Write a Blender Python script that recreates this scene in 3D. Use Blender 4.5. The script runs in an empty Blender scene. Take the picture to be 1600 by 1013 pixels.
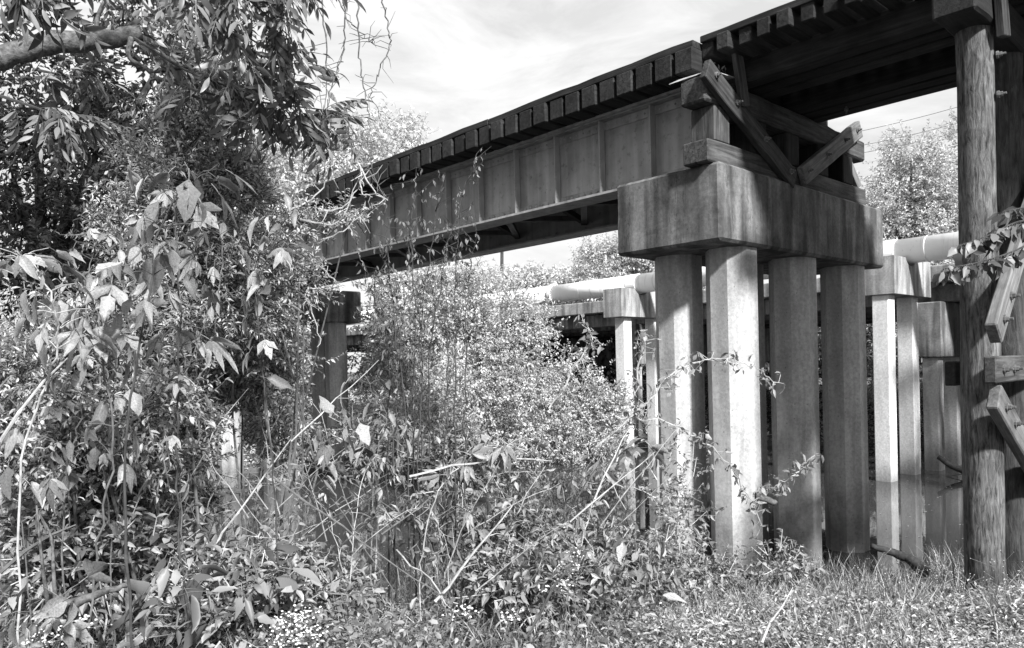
import bpy, bmesh, math, random
import numpy as np
from mathutils import Vector, Matrix, noise as mnoise
random.seed(7)
RNG = np.random.default_rng(11)
sc = bpy.context.scene
COL = sc.collection
R = math.radians
# ------------------------------------------------------------------ camera
YAW, PITCH, ROLL = R(42.756), R(-0.58), R(1.419)
EYE = Vector((0, 0, 2.5))
FPX = 1198.0                                   # focal length in 1600-px units
Fw = Vector((math.sin(YAW)*math.cos(PITCH), math.cos(YAW)*math.cos(PITCH), math.sin(PITCH)))
Rt = Vector((math.cos(YAW), -math.sin(YAW), 0))
Up = Rt.cross(Fw)
Rr = Rt*math.cos(ROLL) - Up*math.sin(ROLL)
Ur = Rt*math.sin(ROLL) + Up*math.cos(ROLL)
cd = bpy.data.cameras.new('camera'); cam = bpy.data.objects.new('camera', cd); COL.objects.link(cam)
M = Matrix.Identity(4)
for i in range(3):
    M[i][0] = Rr[i]; M[i][1] = Ur[i]; M[i][2] = -Fw[i]; M[i][3] = EYE[i]
cam.matrix_world = M
cd.sensor_width = 36.0; cd.lens = 36.0*FPX/1600.0; cd.shift_y = 80.5/1600.0
cd.clip_start = 0.05; cd.clip_end = 2000
sc.camera = cam
# ------------------------------------------------------------------ world, sun, exposure (a black and white photograph: everything neutral)
SUN_AZ, SUN_EL = R(198), R(36)                 # azimuth clockwise from +Y (the track direction)
w = bpy.data.worlds.new('World'); sc.world = w; w.use_nodes = True
nt = w.node_tree; nt.nodes.clear()
def wn(t, **k):
    n = nt.nodes.new(t)
    for a, b in k.items(): setattr(n, a, b)
    return n
sky = wn('ShaderNodeTexSky', sky_type='NISHITA', sun_disc=False)
sky.sun_elevation = SUN_EL; sky.sun_rotation = SUN_AZ
bw = wn('ShaderNodeRGBToBW'); nt.links.new(sky.outputs[0], bw.inputs[0])
tc = wn('ShaderNodeTexCoord'); mp = wn('ShaderNodeMapping')
mp.inputs['Scale'].default_value = (1.0, 1.0, 3.2); mp.inputs['Rotation'].default_value = (0, 0, 0.5)
nt.links.new(tc.outputs['Generated'], mp.inputs['Vector'])
nz = wn('ShaderNodeTexNoise'); nz.inputs['Scale'].default_value = 4.2; nz.inputs['Detail'].default_value = 9
nz.inputs['Roughness'].default_value = 0.62; nz.inputs['Distortion'].default_value = 0.5
nt.links.new(mp.outputs[0], nz.inputs['Vector'])
cr = wn('ShaderNodeMapRange'); cr.inputs['From Min'].default_value = 0.36; cr.inputs['From Max'].default_value = 0.58
cr.inputs['To Min'].default_value = 0.70; cr.inputs['To Max'].default_value = 1.0
nt.links.new(nz.outputs['Fac'], cr.inputs['Value'])
mx = wn('ShaderNodeMix', data_type='FLOAT'); mx.inputs[3].default_value = 10.4
nt.links.new(cr.outputs[0], mx.inputs[0]); nt.links.new(bw.outputs[0], mx.inputs[2])
bg = wn('ShaderNodeBackground'); bg.inputs['Strength'].default_value = 0.043
nt.links.new(mx.outputs[0], bg.inputs['Color'])
wo = wn('ShaderNodeOutputWorld'); nt.links.new(bg.outputs[0], wo.inputs['Surface'])
sd = bpy.data.lights.new('sun', 'SUN'); sun = bpy.data.objects.new('sun', sd); COL.objects.link(sun)
sd.energy = 5.0; sd.angle = R(5.0); sd.color = (1, 1, 1)
sdir = Vector((math.sin(SUN_AZ)*math.cos(SUN_EL), math.cos(SUN_AZ)*math.cos(SUN_EL), math.sin(SUN_EL)))
sun.rotation_euler = sdir.to_track_quat('Z', 'Y').to_euler()
sc.view_settings.view_transform = 'Standard'; sc.view_settings.look = 'None'
sc.view_settings.exposure = 1.2; sc.view_settings.gamma = 1.0
sc.render.engine = 'CYCLES'
sc.cycles.max_bounces = 8; sc.cycles.diffuse_bounces = 4; sc.cycles.transmission_bounces = 4; sc.cycles.transparent_max_bounces = 4

# ------------------------------------------------------------------ places: u = metres to the right, v = metres ahead of the viewpoint
CA, SA = math.cos(YAW), math.sin(YAW)
def W(u, v, z): return Vector((u*CA + v*SA, -u*SA + v*CA, z))
def UV(x, y): return x*CA - y*SA, x*SA + y*CA
def at(px, py, D): return EYE + (Fw + Rr*((px-800)/FPX) - Ur*((py-587)/FPX))*D
PV = [-60, 0, 2.5, 4.5, 6.1, 7.5, 8.6, 9.4, 11, 14, 18.2, 19.6, 21, 24, 30, 60, 400]
PZ = [1.4, 1.0, 0.92, 0.82, 0.52, 0.22, 0.07, -0.04, -0.35, -0.7, -0.25, 0.0, 0.5, 1.3, 1.7, 1.9, 2.0]
def G(u, v):
    vv = v + 0.35*math.sin(u*0.55 + 0.6) + 0.2*math.sin(u*1.7)
    if vv > 14: vv -= min(max((u+2.0)*0.5, 0.0), 2.6)*min(1.0, (vv-14)/4)
    z = float(np.interp(vv, PV, PZ))
    e = max(0.0, abs(u) - 60.0)
    if e > 0: z = max(z, min(1.8, z + e*0.06))
    return z + 0.035*math.sin(u*3.1 + v*1.3)*math.cos(v*2.7 - u)

# ------------------------------------------------------------------ materials
def newmat(name):
    m = bpy.data.materials.new(name); m.use_nodes = True
    t = m.node_tree; t.nodes.clear()
    o = t.nodes.new('ShaderNodeOutputMaterial'); b = t.nodes.new('ShaderNodeBsdfPrincipled')
    t.links.new(b.outputs[0], o.inputs['Surface'])
    return m, t, b, o
def nd(t, typ, **k):
    n = t.nodes.new(typ)
    for a, b in k.items(): setattr(n, a, b)
    return n
def noise(t, vec, scale, detail=6, rough=0.6, dist=0.0):
    n = nd(t, 'ShaderNodeTexNoise'); n.inputs['Scale'].default_value = scale; n.inputs['Detail'].default_value = detail
    n.inputs['Roughness'].default_value = rough; n.inputs['Distortion'].default_value = dist
    t.links.new(vec, n.inputs['Vector']); return n.outputs['Fac']
def coords(t, scale, kind='Object'):
    c = nd(t, 'ShaderNodeTexCoord'); m = nd(t, 'ShaderNodeMapping'); m.inputs['Scale'].default_value = scale
    t.links.new(c.outputs[kind], m.inputs['Vector']); return m.outputs[0]
def rng_(t, val, a, b, c, d, clamp=True):
    n = nd(t, 'ShaderNodeMapRange'); n.clamp = clamp
    for i, x in enumerate((a, b, c, d)): n.inputs[i+1].default_value = x
    t.links.new(val, n.inputs[0]); return n.outputs[0]
def mth(t, op, a, b=None):
    n = nd(t, 'ShaderNodeMath', operation=op)
    for i, x in enumerate((a, b)):
        if x is None: continue
        if isinstance(x, (int, float)): n.inputs[i].default_value = x
        else: t.links.new(x, n.inputs[i])
    return n.outputs[0]
def bump(t, b, h, strength, dist=0.01):
    n = nd(t, 'ShaderNodeBump'); n.inputs['Strength'].default_value = strength; n.inputs['Distance'].default_value = dist
    t.links.new(h, n.inputs['Height']); t.links.new(n.outputs[0], b.inputs['Normal'])
def concrete(name, lo, hi, streak=0.5, stain_z=None, cracks=0.0):
    m, t, b, o = newmat(name)
    n1 = noise(t, coords(t, (1, 1, 0.8)), 2.0, 10, 0.7, 0.5)
    n2 = noise(t, coords(t, (1.9, 1.9, 0.20)), 2.4, 2.5, 0.5, 0.5)      # broad run-off streaks
    n3 = noise(t, coords(t, (1, 1, 1)), 26, 6, 0.75)
    n4 = noise(t, coords(t, (5, 5, 0.4)), 1.6, 2, 0.5, 0.4)            # few thin drips
    v = rng_(t, n1, 0.3, 0.7, lo, hi)
    v = mth(t, 'MULTIPLY', v, rng_(t, n2, 0.40, 0.64, 1.0 + streak*0.25, 1.0 - streak))
    v = mth(t, 'MULTIPLY', v, rng_(t, n4, 0.62, 0.72, 1.0, 1.0 - streak*0.55))
    v = mth(t, 'MULTIPLY', v, rng_(t, n3, 0.3, 0.7, 0.72, 1.26))
    pit = nd(t, 'ShaderNodeTexVoronoi'); pit.inputs['Scale'].default_value = 11
    t.links.new(coords(t, (1, 1, 0.8)), pit.inputs['Vector'])
    v = mth(t, 'MULTIPLY', v, rng_(t, pit.outputs['Distance'], 0.03, 0.10, 0.45, 1.0))
    if cracks:                                                         # thin vertical cracks
        ck = noise(t, coords(t, (2.2, 2.2, 0.10)), 1.3, 9, 0.7, 0.35)
        d = mth(t, 'ABSOLUTE', mth(t, 'SUBTRACT', ck, 0.5))
        v = mth(t, 'MULTIPLY', v, rng_(t, d, 0.0, 0.006, 1.0 - cracks, 1.0))
    if stain_z:                                                        # silt and flood marks near the water
        g = nd(t, 'ShaderNodeNewGeometry'); sp = nd(t, 'ShaderNodeSeparateXYZ'); t.links.new(g.outputs['Position'], sp.inputs[0])
        z = mth(t, 'ADD', sp.outputs[2], mth(t, 'MULTIPLY', mth(t, 'SUBTRACT', n1, 0.5), 0.5))
        v = mth(t, 'MULTIPLY', v, rng_(t, z, stain_z[0], stain_z[1], stain_z[2], 1.0))
    t.links.new(v, b.inputs['Base Color']); b.inputs['Roughness'].default_value = 0.9; b.inputs['Specular IOR Level'].default_value = 0.25
    bump(t, b, mth(t, 'ADD', n3, mth(t, 'MULTIPLY', n1, 2.0)), 0.35, 0.008)
    return m
def timber(name, lo, hi, grain=16.0, bmp=0.5, sc_=1.6):
    m, t, b, o = newmat(name)
    oi = nd(t, 'ShaderNodeObjectInfo')
    c = nd(t, 'ShaderNodeTexCoord'); mm = nd(t, 'ShaderNodeMapping'); mm.inputs['Scale'].default_value = (1.0, grain, grain)
    ad = nd(t, 'ShaderNodeVectorMath', operation='ADD'); t.links.new(c.outputs['Object'], ad.inputs[0])
    cb = nd(t, 'ShaderNodeCombineXYZ')
    k = mth(t, 'MULTIPLY', oi.outputs['Random'], 40.0)
    for i in range(3): t.links.new(k, cb.inputs[i])
    t.links.new(cb.outputs[0], ad.inputs[1]); t.links.new(ad.outputs[0], mm.inputs['Vector'])
    n1 = noise(t, mm.outputs[0], sc_, 8, 0.7, 0.6)
    n2 = noise(t, ad.outputs[0], 3.0, 5, 0.6)
    v = rng_(t, n1, 0.34, 0.68, lo, hi)
    v = mth(t, 'MULTIPLY', v, rng_(t, n2, 0.3, 0.7, 0.55, 1.35))
    v = mth(t, 'MULTIPLY', v, rng_(t, oi.outputs['Random'], 0, 1, 0.75, 1.25))
    t.links.new(v, b.inputs['Base Color']); b.inputs['Roughness'].default_value = 0.85; b.inputs['Specular IOR Level'].default_value = 0.2
    bump(t, b, n1, bmp, 0.012)
    return m
def steel(name, lo, hi):
    m, t, b, o = newmat(name)
    n1 = noise(t, coords(t, (1, 1, 1)), 1.7, 8, 0.6, 0.4)
    n2 = noise(t, coords(t, (4, 4, 0.35)), 2.0, 2.5, 0.5, 0.4)
    n3 = noise(t, coords(t, (1, 1, 1)), 12, 8, 0.7)
    v = rng_(t, n1, 0.3, 0.72, lo, hi)
    v = mth(t, 'MULTIPLY', v, rng_(t, n2, 0.40, 0.66, 1.1, 0.78))
    v = mth(t, 'MULTIPLY', v, rng_(t, n3, 0.56, 0.7, 1.0, 0.45))
    t.links.new(v, b.inputs['Base Color']); b.inputs['Roughness'].default_value = 0.62; b.inputs['Specular IOR Level'].default_value = 0.4
    bump(t, b, n3, 0.12, 0.004)
    return m
def leafmat(name, lo, hi, trans=0.35, rough=0.45, spots=False):
    m, t, b, o = newmat(name)
    g = nd(t, 'ShaderNodeNewGeometry'); oi = nd(t, 'ShaderNodeObjectInfo')
    r = mth(t, 'FRACT', mth(t, 'ADD', g.outputs['Random Per Island'], mth(t, 'MULTIPLY', oi.outputs['Random'], 7.3)))
    r2 = mth(t, 'POWER', r, 1.5)
    v = rng_(t, r2, 0, 1, lo, hi)
    if spots:
        n = noise(t, coords(t, (1, 1, 1)), 60, 3, 0.6)
        v = mth(t, 'MULTIPLY', v, rng_(t, n, 0.63, 0.72, 1.0, 0.35))
        n2 = noise(t, coords(t, (1, 1, 1)), 16, 3, 0.6)
        v = mth(t, 'MULTIPLY', v, rng_(t, n2, 0.3, 0.7, 0.7, 1.25))
        cc = nd(t, 'ShaderNodeTexCoord'); sx = nd(t, 'ShaderNodeSeparateXYZ'); t.links.new(cc.outputs['Object'], sx.inputs[0])
        ay = mth(t, 'ABSOLUTE', sx.outputs[1])
        vein = mth(t, 'SINE', mth(t, 'MULTIPLY', mth(t, 'SUBTRACT', sx.outputs[0], mth(t, 'MULTIPLY', ay, 0.9)), 62.0))
        v = mth(t, 'MULTIPLY', v, rng_(t, vein, 0.75, 1.0, 1.0, 1.22))
        v = mth(t, 'MULTIPLY', v, rng_(t, ay, 0.0, 0.02, 1.3, 1.0))
        n5 = noise(t, coords(t, (1, 1, 1)), 5, 4, 0.7)
        v = mth(t, 'MULTIPLY', v, rng_(t, n5, 0.60, 0.66, 1.0, 0.4))
    t.links.new(v, b.inputs['Base Color']); b.inputs['Roughness'].default_value = rough; b.inputs['Specular IOR Level'].default_value = 0.35
    tr = nd(t, 'ShaderNodeBsdfTranslucent'); t.links.new(mth(t, 'MULTIPLY', v, 1.15), tr.inputs['Color'])
    ms = nd(t, 'ShaderNodeMixShader'); ms.inputs[0].default_value = trans
    t.links.new(b.outputs[0], ms.inputs[1]); t.links.new(tr.outputs[0], ms.inputs[2]); t.links.new(ms.outputs[0], o.inputs['Surface'])
    return m
def plain(name, lo, hi, scale=12, rough=0.8, stretch=(1, 1, 1), bmp=0.0, spec=0.3):
    m, t, b, o = newmat(name)
    n = noise(t, coords(t, stretch), scale, 6, 0.65)
    t.links.new(rng_(t, n, 0.3, 0.7, lo, hi), b.inputs['Base Color']); b.inputs['Roughness'].default_value = rough
    b.inputs['Specular IOR Level'].default_value = spec
    if bmp: bump(t, b, n, bmp, 0.01)
    return m
MT = dict(
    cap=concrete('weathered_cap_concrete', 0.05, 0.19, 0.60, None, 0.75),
    column=concrete('pile_concrete', 0.27, 0.42, 0.3, (0.25, 0.95, 0.45)),
    pale=concrete('pale_concrete', 0.46, 0.60, 0.12, (0.0, 0.5, 0.45)),
    pcap=concrete('pipe_cap_concrete', 0.16, 0.36, 0.55),
    road=concrete('road_concrete', 0.09, 0.22, 0.6),
    creosote=timber('creosote_timber', 0.010, 0.032),
    tie=timber('tie_timber', 0.008, 0.034),
    grey_timber=timber('weathered_timber', 0.016, 0.085),
    brace=timber('grey_brace_timber', 0.06, 0.18),
    pile=timber('round_pile_wood', 0.012, 0.22, 6.0, 1.0, 6.0),
    dark_pile=timber('dark_pile_wood', 0.012, 0.06, 7.0, 0.9, 5.0),
    girder=steel('girder_steel', 0.17, 0.34),
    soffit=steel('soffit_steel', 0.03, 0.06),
    bolt=plain('bolt_iron', 0.05, 0.16, 30, 0.55),
    bark=plain('bark', 0.03, 0.16, 22, 0.9, (1, 1, 1), 0.9),
    deadwood=plain('wet_deadwood', 0.012, 0.05, 22, 0.8, (1, 1, 1), 0.6),
    twig=plain('twig_bark', 0.05, 0.14, 20, 0.85),
    darktwig=plain('dark_stem', 0.02, 0.06, 20, 0.8),
    cane=plain('dead_cane', 0.18, 0.42, 25, 0.7),
    palebark=plain('pale_bark', 0.015, 0.15, 34, 0.9, (1, 1, 1), 1.0),
    wire=plain('cable', 0.04, 0.06, 5, 0.6),
    flash=plain('flashing_metal', 0.2, 0.45, 9, 0.55),
    flower=plain('flower_white', 0.45, 0.6, 9, 0.7),
    ragweed=leafmat('broad_leaf', 0.13, 0.35, 0.30, 0.5, True),
    pecan=leafmat('leaflet', 0.06, 0.32, 0.35, 0.4),
    privet=leafmat('fine_leaf', 0.26, 0.62, 0.35),
    shadeleaf=leafmat('shade_toned_leaf', 0.03, 0.13, 0.25),  # dark leaf colour stands in for shade on the foliage
    bush=leafmat('bank_leaf', 0.32, 0.68, 0.35),
    bright=leafmat('far_leaf', 0.38, 0.72, 0.4),
    weed=leafmat('weed_leaf', 0.08, 0.36, 0.30),
    branchleaf=leafmat('branch_leaf', 0.05, 0.22, 0.3),  # darker leaf tone for the branch at the right edge
    dry=leafmat('dry_leaf', 0.05, 0.22, 0.2, 0.7),
)
def soil():
    m, t, b, o = newmat('bank_soil')
    n = noise(t, coords(t, (1, 1, 1)), 3.0, 10, 0.7); n2 = noise(t, coords(t, (1, 1, 1)), 30, 6, 0.7)
    v = mth(t, 'MULTIPLY', rng_(t, n, 0.3, 0.7, 0.05, 0.13), rng_(t, n2, 0.3, 0.7, 0.6, 1.4))
    t.links.new(v, b.inputs['Base Color']); b.inputs['Roughness'].default_value = 0.95
    bump(t, b, n2, 0.8, 0.03); return m
def water():
    m, t, b, o = newmat('river_water')
    b.inputs['Base Color'].default_value = (0.035, 0.035, 0.035, 1); b.inputs['Roughness'].default_value = 0.012
    b.inputs['IOR'].default_value = 1.34; b.inputs['Specular IOR Level'].default_value = 0.75
    n = noise(t, coords(t, (1, 1, 1)), 5.5, 4, 0.55, 0.6); n2 = noise(t, coords(t, (1, 1, 1)), 1.1, 3, 0.5)
    bump(t, b, mth(t, 'ADD', n, mth(t, 'MULTIPLY', n2, 1.5)), 0.022, 0.02); return m
def pipe_paint():
    m, t, b, o = newmat('pipe_paint')
    n = noise(t, coords(t, (1, .5, 1)), 2.5, 7, 0.65); n2 = noise(t, coords(t, (.6, 3.5, .35)), 2.2, 4, 0.6, 0.4); n3 = noise(t, coords(t, (1, 1, 1)), 22, 5, 0.7)
    v = mth(t, 'MULTIPLY', rng_(t, n, 0.3, 0.7, 0.68, 0.82), rng_(t, n2, 0.56, 0.70, 1.0, 0.72)); v = mth(t, 'MULTIPLY', v, rng_(t, n3, 0.62, 0.72, 1.0, 0.6))
    t.links.new(v, b.inputs['Base Color']); b.inputs['Roughness'].default_value = 0.45; b.inputs['Specular IOR Level'].default_value = 0.4; return m
MT['pipe'] = pipe_paint(); MT['soil'] = soil(); MT['water'] = water()

# ------------------------------------------------------------------ object helpers
def tag(o, label=None, cat=None, group=None, kind=None):
    if label: o['label'] = label
    if cat: o['category'] = cat
    if group: o['group'] = group
    if kind: o['kind'] = kind
    return o
def empty(name, loc, label, cat, group=None):
    o = bpy.data.objects.new(name, None); COL.objects.link(o); o.location = loc; o.empty_display_size = 0.1
    return tag(o, label, cat, group)
def link(name, me, mat, parent=None, mw=None):
    o = bpy.data.objects.new(name, me); COL.objects.link(o)
    if mat and not me.materials: me.materials.append(mat)
    if mw is not None: o.matrix_basis = mw
    if parent is not None:
        o.parent = parent; p = parent; T = Vector((0, 0, 0))
        T = parent.get('_w'); base = Vector(parent.location) if parent.parent is None and parent.type == 'EMPTY' else None
        if base is not None: o.matrix_parent_inverse = Matrix.Translation(-base)
        else: o.matrix_parent_inverse = full(parent).inverted()
    return o
def full(o):
    if o.parent is None: return o.matrix_basis.copy() if o.type != 'EMPTY' else Matrix.Translation(o.location)
    return full(o.parent) @ o.matrix_parent_inverse @ o.matrix_basis
def copy_tree(o, parent=None):
    c = o.copy(); COL.objects.link(c); c.parent = parent
    for ch in list(o.children): copy_tree(ch, c)
    return c
def mesh_np(name, V, F, smooth=False):
    """V (n,3); F list of arrays (m,k) with k = 3 or 4"""
    me = bpy.data.meshes.new(name); V = np.asarray(V, np.float32)
    me.vertices.add(len(V)); me.vertices.foreach_set('co', V.ravel())
    loops = []; tot = []
    for f in F:
        if len(f) == 0: continue
        f = np.asarray(f, np.int32); loops.append(f.ravel()); tot.append(np.full(len(f), f.shape[1], np.int32))
    L = np.concatenate(loops); T = np.concatenate(tot); S = np.concatenate([[0], np.cumsum(T)[:-1]]).astype(np.int32)
    me.loops.add(len(L)); me.loops.foreach_set('vertex_index', L)
    me.polygons.add(len(T)); me.polygons.foreach_set('loop_start', S); me.polygons.foreach_set('loop_total', T)
    me.polygons.foreach_set('use_smooth', np.full(len(T), smooth, bool))
    me.update(calc_edges=True); return me
class MB:
    def __init__(s): s.v = []; s.t = []; s.q = []; s.n = 0
    def add(s, V, T=(), Q=()):
        V = np.asarray(V, float).reshape(-1, 3)
        if len(T): s.t.append(np.asarray(T, int) + s.n)
        if len(Q): s.q.append(np.asarray(Q, int) + s.n)
        s.v.append(V); s.n += len(V)
    def box(s, lo, hi):
        x0, y0, z0 = lo; x1, y1, z1 = hi
        s.add([(x0,y0,z0),(x1,y0,z0),(x1,y1,z0),(x0,y1,z0),(x0,y0,z1),(x1,y0,z1),(x1,y1,z1),(x0,y1,z1)],
              Q=[(0,3,2,1),(4,5,6,7),(0,1,5,4),(1,2,6,5),(2,3,7,6),(3,0,4,7)])
    def tube(s, pts, rad, n=6, cap=True):
        P = np.asarray([tuple(p) for p in pts], float); k = len(P)
        if np.isscalar(rad): rad = [rad]*k
        T = np.gradient(P, axis=0); T /= np.linalg.norm(T, axis=1)[:, None] + 1e-9
        ref = np.array([0, 0, 1.0]) if abs(T[0][2]) < 0.8 else np.array([1.0, 0, 0])
        V = []; a = np.arange(n)*2*math.pi/n
        for i in range(k):
            x = ref - T[i]*(ref@T[i]); x /= np.linalg.norm(x) + 1e-9; y = np.cross(T[i], x); ref = x
            V.append(P[i] + rad[i]*(np.cos(a)[:, None]*x + np.sin(a)[:, None]*y))
        Q = [(i*n+j, i*n+(j+1) % n, (i+1)*n+(j+1) % n, (i+1)*n+j) for i in range(k-1) for j in range(n)]
        V = np.concatenate(V); Tt = []
        if cap:
            V = np.concatenate([V, P[:1], P[-1:]])
            Tt = [(k*n, (j+1) % n, j) for j in range(n)] + [(k*n+1, (k-1)*n+j, (k-1)*n+(j+1) % n) for j in range(n)]
        s.add(V, Tt, Q)
    def dome(s, c, nrm, r, n=6):
        nrm = np.asarray(nrm, float); x = np.cross(nrm, [0.3, 0.5, 0.81]); x /= np.linalg.norm(x); y = np.cross(nrm, x); c = np.asarray(c, float)
        a = np.arange(n)*2*math.pi/n; ring = np.cos(a)[:, None]*x + np.sin(a)[:, None]*y
        V = np.concatenate([c + r*ring, c + r*0.75*ring + nrm*r*0.6, [c + nrm*r*0.85]])
        s.add(V, [(n+j, n+(j+1) % n, 2*n) for j in range(n)], [(j, (j+1) % n, n+(j+1) % n, n+j) for j in range(n)])
    def mesh(s, name, smooth=False):
        return mesh_np(name, np.concatenate(s.v), ([np.concatenate(s.t)] if s.t else []) + ([np.concatenate(s.q)] if s.q else []), smooth)
    def build(s, name, mat, parent=None, smooth=False): return link(name, s.mesh(name, smooth), mat, parent)
def bevel_me(me, w, seg=1):
    bm = bmesh.new(); bm.from_mesh(me)
    bmesh.ops.bevel(bm, geom=[e for e in bm.edges if len(e.link_faces) == 2 and e.calc_face_angle(0) > 0.5], offset=w, segments=seg, affect='EDGES', profile=0.5)
    bm.to_mesh(me); bm.free(); return me
def block(name, lo, hi, mat, parent, bev=0.0, wob=0.0):
    """box whose object origin is its centre"""
    lo = Vector(lo); hi = Vector(hi); c = (lo+hi)/2
    m = MB(); m.box(lo-c, hi-c); me = m.mesh(name)
    if bev: bevel_me(me, bev)
    if wob:
        bm = bmesh.new(); bm.from_mesh(me); bmesh.ops.subdivide_edges(bm, edges=[e for e in bm.edges if e.calc_length() > .3], cuts=14, use_grid_fill=True)
        for vv in bm.verts:
            p = vv.co + c; n_ = mnoise.noise(p*5.0)*.6 + mnoise.noise(p*17.0)*.4; vv.co -= vv.normal*max(0.0, n_)*wob*1.6
        bmesh.ops.triangulate(bm, faces=[f for f in bm.faces if len(f.verts) > 4]); bm.to_mesh(me); bm.free()
    return link(name, me, mat, parent, Matrix.Translation(c))
BEAMS = {}
def beam_mesh(L, a, b, bev, wob):
    key = (round(L, 3), a, b, bev, wob)
    if wob == 0 and key in BEAMS: return BEAMS[key]
    n = max(2, int(L/0.25)+1); V = []; Q = []
    for i in range(n):
        x = -L/2 + L*i/(n-1); dy, dz = random.uniform(-wob, wob), random.uniform(-wob, wob)
        for (y, z) in ((-a/2, -b/2), (a/2, -b/2), (a/2, b/2), (-a/2, b/2)): V.append((x, y+dy, z+dz))
    for i in range(n-1):
        for j in range(4): Q.append((i*4+j, (i+1)*4+j, (i+1)*4+(j+1) % 4, i*4+(j+1) % 4))
    Q += [(0, 1, 2, 3), ((n-1)*4+3, (n-1)*4+2, (n-1)*4+1, (n-1)*4)]
    me = mesh_np('beam', V, [np.array(Q)])
    bm = bmesh.new(); bm.from_mesh(me); bmesh.ops.recalc_face_normals(bm, faces=bm.faces[:]); bm.to_mesh(me); bm.free()
    if bev: bevel_me(me, bev)
    if wob == 0: BEAMS[key] = me
    return me
def beam(name, p0, p1, a, b, mat, parent, bev=0.008, wob=0.0, up=(0, 0, 1)):
    """timber from p0 to p1, a = thickness across, b = depth along up; local X runs along the grain"""
    p0 = Vector(p0); p1 = Vector(p1); x = (p1-p0).normalized(); u = Vector(up)
    y = u.cross(x).normalized(); z = x.cross(y)
    m = Matrix(((x[0], y[0], z[0], 0), (x[1], y[1], z[1], 0), (x[2], y[2], z[2], 0), (0, 0, 0, 1))); m.translation = (p0+p1)/2
    return link(name, beam_mesh((p1-p0).length, a, b, bev, wob), mat, parent, m)
def bolt(p, nrm, parent, r=0.022, ln=0.06):
    m = MB(); n = Vector(nrm).normalized(); p = Vector(p)
    m.tube([p - n*0.004, p + n*0.012], [r*1.5, r*1.5], 10); m.tube([p + n*0.01, p + n*0.035], [r, r*0.95], 6); m.tube([p + n*0.03, p + n*ln], r*0.5, 6)
    return m.build('bolt', MT['bolt'], parent)

# ------------------------------------------------------------------ setting: ground and water
def make_ground():
    us = np.concatenate([np.linspace(-400, -70, 8), np.linspace(-60, -14, 24), np.arange(-13, 16.01, 0.35), np.linspace(17, 60, 24), np.linspace(70, 400, 8)])
    vs = np.concatenate([np.linspace(-60, -4, 12), np.arange(-3, 26.01, 0.3), np.linspace(27, 70, 24), np.linspace(80, 600, 12)])
    V = [tuple(W(u, v, G(u, v))) for v in vs for u in us]; n = len(us)
    Q = [(j*n+i, j*n+i+1, (j+1)*n+i+1, (j+1)*n+i) for j in range(len(vs)-1) for i in range(n-1)]
    o = link('ground', mesh_np('ground', V, [np.array(Q)], True), MT['soil']); tag(o, kind='structure')
make_ground()
m = MB(); c = [W(-75, 7, 0), W(75, 7, 0), W(75, 23, 0), W(-75, 23, 0)]
m.add([tuple(p) for p in c], Q=[(0, 1, 2, 3)]); tag(m.build('water', MT['water']), kind='structure')

# ------------------------------------------------------------------ concrete railway piers
def octagon(name, x, y, z0, z1, wd, mat, parent):
    r = wd/2/math.cos(math.pi/8); m = MB(); n = 8
    zs = np.linspace(z0, z1, 9)
    V = [(r*math.cos(math.pi/8+k*math.pi/4), r*math.sin(math.pi/8+k*math.pi/4), z) for z in zs for k in range(n)]
    Q = [(i*n+j, i*n+(j+1) % n, (i+1)*n+(j+1) % n, (i+1)*n+j) for i in range(len(zs)-1) for j in range(n)]
    m.add(V, Q=Q)
    return link(name, m.mesh(name), mat, parent, Matrix.Translation((x, y, 0)))
def rail_pier(x0, y0, label):
    root = empty('concrete_pier', (x0+2.0, y0+0.66, 0), label, 'bridge pier', 'concrete piers of the railway bridge')
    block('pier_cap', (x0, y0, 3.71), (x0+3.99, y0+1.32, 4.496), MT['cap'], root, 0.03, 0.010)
    for xx in (0.70, 2.06, 3.42):
        for yy in (0.32, 1.0): octagon('column', x0+xx, y0+yy, -1.2, 3.72, 0.50, MT['column'], root)
    return root
rail_pier(6.68, 4.14, 'near concrete pier of octagonal columns under a broad stained cap')
rail_pier(6.30, 16.6, 'far concrete pier half hidden behind the leafy shrubs')

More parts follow.
